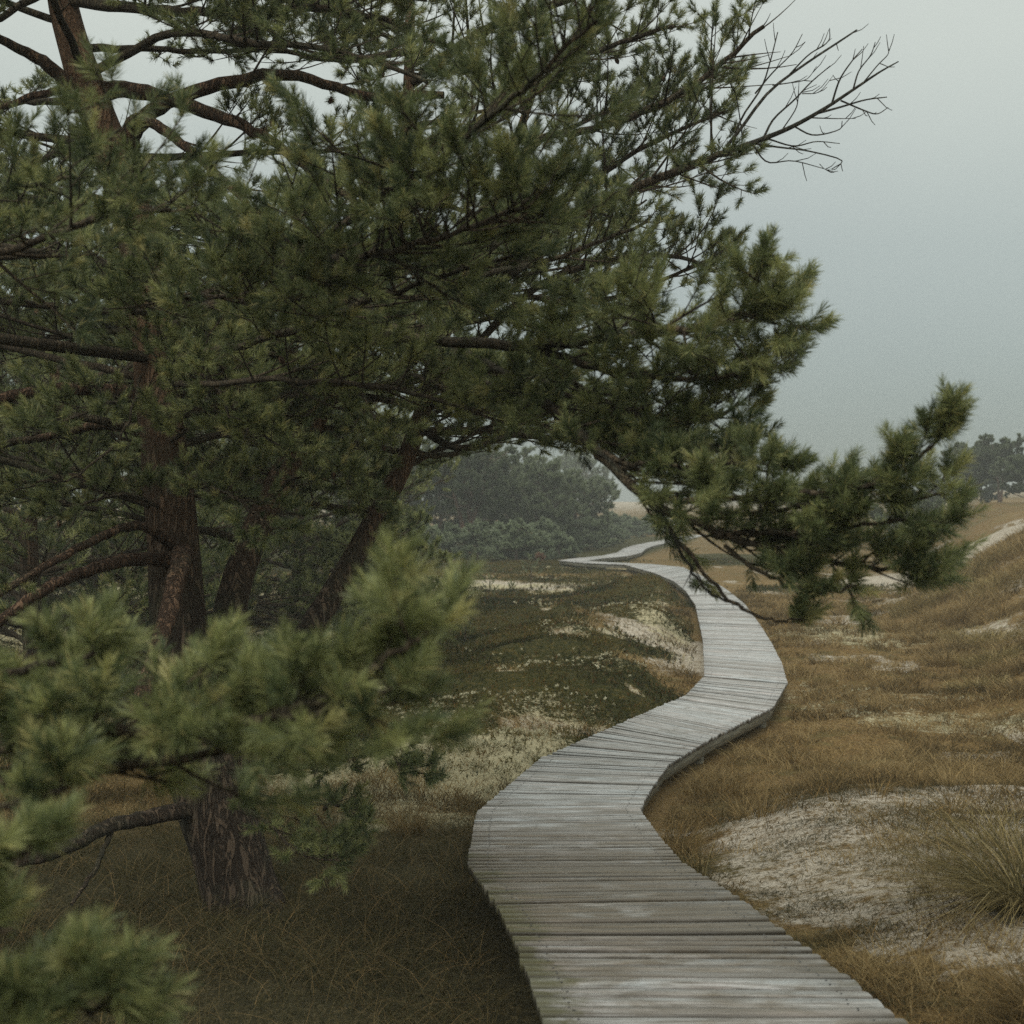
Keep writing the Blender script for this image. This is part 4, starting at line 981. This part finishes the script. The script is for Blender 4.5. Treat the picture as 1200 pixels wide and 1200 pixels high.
# dry grass right of the deck and in the clearings
rg = np.random.default_rng(5)
mb = MB()
x, y = scatter(900000, 3.0, 42, rg, 1.55)
hm = heathmask(x, y); sm = sandmask(x, y); lm = lichenmask(x, y); off = x - xc(y); dd = deckdist(x, y)
clump = fbm(x * 2.2, y * 2.2, 41)
dens = np.clip((clump - .34) * 3.0, 0.12, 1) * (1 - hm) * (1 - .90 * sm) * (1 - .45 * lm)
keepm = (rg.random(len(x)) < dens) & (dd > .72) & ~((off < 0) & (y < 11.0))
x, y = x[keepm], y[keepm]; z = terrain(x, y)
hgt = (.05 + .10 * rg.random(len(x)) ** 2) * np.interp(clump[keepm], [.36, .70], [.45, 2.1]) * np.interp(y, [5, 12, 40], [.75, 1, 1.25])
blades(mb, x, y, z - .01, hgt, .5 + .9 * rg.random(len(x)), np.interp(y, [3, 10, 40], [.0030, .0060, .018]), rg, tone=(np.clip(.5 + (fbm(x * 1.1, y * 1.1, 61) - .5) * 2.4, .1, .9), .22))
cy = 8.5 + 34 * rg.random(420) ** 1.3; cx = xc(cy) + 1.0 + rg.random(420) * (.40 * cy + 1)
ok = (sandmask(cx, cy) < .9); cx, cy = cx[ok], cy[ok]
nb2 = 46; ang = rg.random(len(cx) * nb2) * 6.283; rr_ = (.03 + .10 * rg.random(len(cx)).repeat(nb2)) * np.sqrt(rg.random(len(cx) * nb2))
x = cx.repeat(nb2) + rr_ * np.cos(ang); y = cy.repeat(nb2) + rr_ * np.sin(ang)
blades(mb, x, y, terrain(x, y) - .01, (.10 + .20 * rg.random(len(cx)) ** 1.5).repeat(nb2) * (.5 + .6 * rg.random(len(x))), .3 + 1.0 * rg.random(len(x)), np.interp(y, [8, 40], [.004, .014]), rg, az=ang, tone=(np.clip(rg.normal(.55, .25, len(cx)), 0, 1).repeat(nb2), .15))
tag(mb.build('dry_grass', M_GRASS), kind='stuff')
# rank damp grass left, under the pine
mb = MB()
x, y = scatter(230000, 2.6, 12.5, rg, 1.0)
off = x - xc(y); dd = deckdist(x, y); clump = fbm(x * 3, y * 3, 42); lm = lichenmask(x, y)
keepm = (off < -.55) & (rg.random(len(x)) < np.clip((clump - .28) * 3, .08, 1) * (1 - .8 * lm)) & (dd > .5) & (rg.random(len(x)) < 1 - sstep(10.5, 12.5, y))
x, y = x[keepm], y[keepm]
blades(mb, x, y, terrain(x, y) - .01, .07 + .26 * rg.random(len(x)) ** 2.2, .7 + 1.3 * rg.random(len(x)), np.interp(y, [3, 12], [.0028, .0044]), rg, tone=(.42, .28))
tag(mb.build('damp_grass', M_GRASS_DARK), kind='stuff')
# litter and low tufts on the sand
mb = MB()
x, y = scatter(260000, 3.2, 12, rg, 1.0)
off = x - xc(y); clump = fbm(x * 4.5, y * 4.5, 43); dd = deckdist(x, y)
keepm = (off > .6) & (dd > .70) & (rg.random(len(x)) < np.clip((clump - .40) * 4.0, .05, 1))
x, y = x[keepm], y[keepm]
blades(mb, x, y, terrain(x, y) - .005, .025 + .07 * rg.random(len(x)) ** 2, 1.0 + 1.3 * rg.random(len(x)), np.full(len(x), .0036), rg, tone=(.3, .2))
tag(mb.build('sand_litter', M_GRASS_DARK), kind='stuff')
# heath sprigs
mb = MB()
x, y = scatter(260000, 12.5, 66, rg, 1.25)
hm = heathmask(x, y); dd = deckdist(x, y); cl_ = fbm(x * 2.0, y * 2.0, 44); lm = lichenmask(x, y)
keepm = (rg.random(len(x)) < hm * np.clip((cl_ - .25) * 3, .1, 1) * (1 - .5 * lm)) & (dd > .75)
x, y = x[keepm], y[keepm]; z = terrain(x, y)
p = np.stack([x, y, z - .01], 1); dr = np.stack([rg.normal(0, .45, len(x)), rg.normal(0, .45, len(x)), np.ones(len(x))], 1)
ht = np.clip((fbm(x * .8, y * .7, 51) - .5) * 3.2 + (fbm(x * 3, y * 3, 52) - .5) * 1.2 + .45, 0, 1)
for lo, hi, cnt, nl, w in ((0, 22, 12, .035, .008), (22, 36, 9, .05, .014), (36, 90, 7, .075, .024)):
    k = (y >= lo) & (y < hi)
    needles(mb, p[k], dr[k], np.full(k.sum(), .05 + nl * .6), cnt, nl, w, rg, .10, spread=(75, 25), tmean=ht[k])
tag(mb.build('heath_mat', M_HEATH), kind='stuff')
# reindeer lichen cushions
mb = MB()
x, y = scatter(140000, 8.5, 56, rg, 1.3)
lm = lichenmask(x, y); cl_ = fbm(x * 3.2, y * 3.2, 45, 3); dd = deckdist(x, y)
keepm = (rg.random(len(x)) < lm * .8) & (cl_ + .14 * lm > .585) & (dd > .8)
x, y = x[keepm], y[keepm]; z = terrain(x, y); hm = heathmask(x, y)
p = np.stack([x, y, z + .01 + hm * .06], 1); dr = np.stack([rg.normal(0, .8, len(x)), rg.normal(0, .8, len(x)), np.ones(len(x))], 1)
for lo, hi, cnt, nl, w in ((0, 17, 16, .022, .008), (17, 30, 10, .032, .014), (30, 90, 8, .05, .028)):
    k = (y >= lo) & (y < hi)
    needles(mb, p[k], dr[k], np.full(k.sum(), .02), cnt, nl, w, rg, .03, spread=(85, 40))
tag(mb.build('reindeer_lichen', M_LICHEN), kind='stuff')

# marram and other tussocks: things
def tussock(name, label, x, y, n, h, spread, w, seed, mat, group=None, lean=(.5, 1.4), tone=(.5, .25), cat='grass tussock'):
    rg = np.random.default_rng(seed); z = gz(x, y)
    a = rg.random(n) * 2 * math.pi; r = spread * np.sqrt(rg.random(n))
    bx, by = x + r * np.cos(a), y + r * np.sin(a)
    m = MB(); ln = lean[0] + (lean[1] - lean[0]) * rg.random(n)
    tn = (tone[0] - .22 + .5 * (ln - lean[0]) / (lean[1] - lean[0]), tone[1] * .8)
    blades(m, bx, by, terrain(bx, by) - .02, h * (.45 + .6 * rg.random(n)), ln, np.full(n, w), rg, az=a + rg.normal(0, .6, n), tone=tn, curve=.75, segs=5)
    return tag(m.build(name, mat, origin=(x, y, z)), label, cat, group)
tussock('marram_tussock', 'big arching marram tussock with a dark heart on the sand at the right photo edge', 2.34, 6.15, 1700, .62, .20, .0040, 1, M_MARRAM, lean=(.9, 2.3), tone=(.42, .28))
tussock('marram_tussock', 'thin marram tussock behind the big one on the sand mound', 2.75, 7.6, 420, .48, .30, .0040, 2, M_MARRAM, lean=(.8, 2.0), tone=(.6, .2))
tussock('brown_tussock', 'brown dead grass tussock at the bottom right corner', 1.86, 4.75, 900, .26, .13, .0036, 3, M_GRASS, tone=(.35, .2))
tussock('dry_tussock', 'pale dry tussock among lichen left of the boardwalk bend', atx(478, 10.4), 10.4, 330, .36, .13, .0042, 4, M_GRASS, lean=(.3, 1.1), tone=(.7, .2))
tussock('green_tussock', 'small green grass tuft at the right edge of the near deck', atx(818, 7.6), 7.6, 90, .30, .07, .0042, 5, M_MARRAM, lean=(.2, .7), tone=(.3, .2))
tussock('edge_tussock', 'rusty grass tuft in the angle of the boardwalk below its side beam', atx(785, 8.9), 8.9, 420, .28, .20, .0038, 6, M_GRASS, lean=(.2, 1.0), tone=(.55, .2))
tussock('edge_tussock', 'rusty grass tuft beside the side beam where the deck turns right', atx(845, 11.8), 11.8, 420, .26, .30, .0045, 7, M_GRASS, lean=(.2, 1.0), tone=(.5, .2))
DT = [(1152, 620, 33, .62, .9), (1178, 615, 33.5, .6, .9), (1200, 618, 32, .6, .9), (1125, 640, 32, .55, .7), (1105, 690, 29, .6, .6), (1135, 655, 29, .5, .7), (1075, 690, 31, .55, .6), (1180, 660, 27, .45, .6), (1060, 700, 28, .5, .5), (1160, 745, 21, .35, .4),
      (1195, 700, 22, .4, .5), (1110, 735, 22, .35, .4), (1140, 700, 25, .4, .5), (1215, 640, 30, .6, .8), (1090, 665, 34, .55, .7), (1165, 690, 24, .35, .5), (1120, 715, 24, .32, .5), (1190, 730, 20, .3, .4), (1145, 770, 19, .28, .4), (1085, 720, 26, .35, .5), (1210, 760, 18, .3, .5), (1170, 640, 30, .5, .8), (1100, 655, 31, .45, .7)]
for i, (u, v, d, h, sp_) in enumerate(DT):
    tussock('dune_tussock', 'straw coloured marram tussock among those covering the right hand dune slope and crest', atx(u, d), d, 620, h, sp_, .011, 200 + i, M_GRASS if i % 3 else M_MARRAM, 'marram tussocks on the right hand dune', lean=(.4, 1.3), tone=(.72, .18))

# ================================================================== AIR, SKY, LIGHT, CAMERA
mb = MB()
hx, h0, h1, zb, zt = 430, -45, 650, -3.0, 14.0
vv = [(sx * hx, yy, zz) for zz in (zb, zt) for yy in (h0, h1) for sx in (-1, 1)]
mb.add(vv, f4=[(0, 2, 3, 1), (4, 5, 7, 6), (0, 1, 5, 4), (2, 6, 7, 3), (0, 4, 6, 2), (1, 3, 7, 5)])
m, nt, nn, L = new_mat('haze_air')
out = nn.new('ShaderNodeOutputMaterial'); pv = nn.new('ShaderNodeVolumePrincipled')
pv.inputs['Color'].default_value = (.90, .93, .88, 1); pv.inputs['Density'].default_value = .0017; pv.inputs['Anisotropy'].default_value = 0
L.new(pv.outputs[0], out.inputs['Volume'])
hz = mb.build('haze', m); tag(hz, kind='stuff')

W = bpy.data.worlds.new('World'); scene.world = W; W.use_nodes = True
nt = W.node_tree; nt.nodes.clear(); L = nt.links
SUN_EL, SUN_AZ = R(48), R(195)       # azimuth measured clockwise from +Y
sky = nt.nodes.new('ShaderNodeTexSky'); sky.sky_type = 'NISHITA'; sky.sun_disc = False
sky.sun_elevation = SUN_EL; sky.sun_rotation = SUN_AZ; sky.air_density = 1.0; sky.dust_density = 3.0
bgs = nt.nodes.new('ShaderNodeBackground'); bgs.inputs['Strength'].default_value = .05
hs = nt.nodes.new('ShaderNodeHueSaturation'); hs.inputs['Saturation'].default_value = .25
L.new(sky.outputs[0], hs.inputs['Color']); L.new(hs.outputs[0], bgs.inputs['Color'])
tc = nt.nodes.new('ShaderNodeTexCoord'); sx = nt.nodes.new('ShaderNodeSeparateXYZ'); L.new(tc.outputs['Generated'], sx.inputs[0])
zc = math_(nt, 'MAXIMUM', sx.outputs['Z'], 0.0)
cn = noise(nt, tc.outputs['Generated'], 2.2, 4, .5)
ov_ = ramp(nt, zc, [(0, (.140, .186, .172)), (.10, (.176, .232, .212)), (.18, (.245, .30, .272)), (.31, (.445, .49, .435)), (1, (1.15, 1.18, 1.08))])
ov_ = mixc(nt, 1.0, ov_, ramp(nt, cn, [(.3, (.90, .91, .92)), (.7, (1.09, 1.085, 1.07))]), 'MULTIPLY')
bgo = nt.nodes.new('ShaderNodeBackground'); bgo.inputs['Strength'].default_value = .92; L.new(ov_, bgo.inputs['Color'])
add = nt.nodes.new('ShaderNodeAddShader'); L.new(bgs.outputs[0], add.inputs[0]); L.new(bgo.outputs[0], add.inputs[1])
ow = nt.nodes.new('ShaderNodeOutputWorld'); L.new(add.outputs[0], ow.inputs[0])

sl = bpy.data.lights.new('sun', 'SUN'); sl.energy = 1.3; sl.angle = R(25); sl.color = (1, .97, .92)
so = bpy.data.objects.new('sun', sl); COL.objects.link(so)
sd_ = V3((math.sin(SUN_AZ) * math.cos(SUN_EL), math.cos(SUN_AZ) * math.cos(SUN_EL), math.sin(SUN_EL)))
so.rotation_euler = sd_.to_track_quat('Z', 'Y').to_euler(); so.location = (0, 0, 30)

cam = bpy.data.cameras.new('camera'); co = bpy.data.objects.new('camera', cam); COL.objects.link(co)
co.location = (0, 0, CZ); co.rotation_euler = (R(90), 0, 0)
cam.sensor_width = 36; cam.lens = 48; cam.shift_y = -(600 - YH) / 1200.0
cam.clip_start = .05; cam.clip_end = 2000
cam.dof.use_dof = True; cam.dof.focus_distance = 9.5; cam.dof.aperture_fstop = 4.0; cam.dof.aperture_blades = 7
scene.camera = co
scene.view_settings.view_transform = 'Standard'; scene.view_settings.look = 'None'
scene.view_settings.exposure = 0; scene.view_settings.gamma = 1
c = scene.cycles
c.use_denoising = False; c.max_bounces = 4; c.diffuse_bounces = 2; c.caustics_reflective = False; c.caustics_refractive = False; c.glossy_bounces = 2; c.transmission_bounces = 3; c.volume_bounces = 0
c.transparent_max_bounces = 4; c.volume_step_rate = 4; c.use_adaptive_sampling = True; c.adaptive_threshold = .02
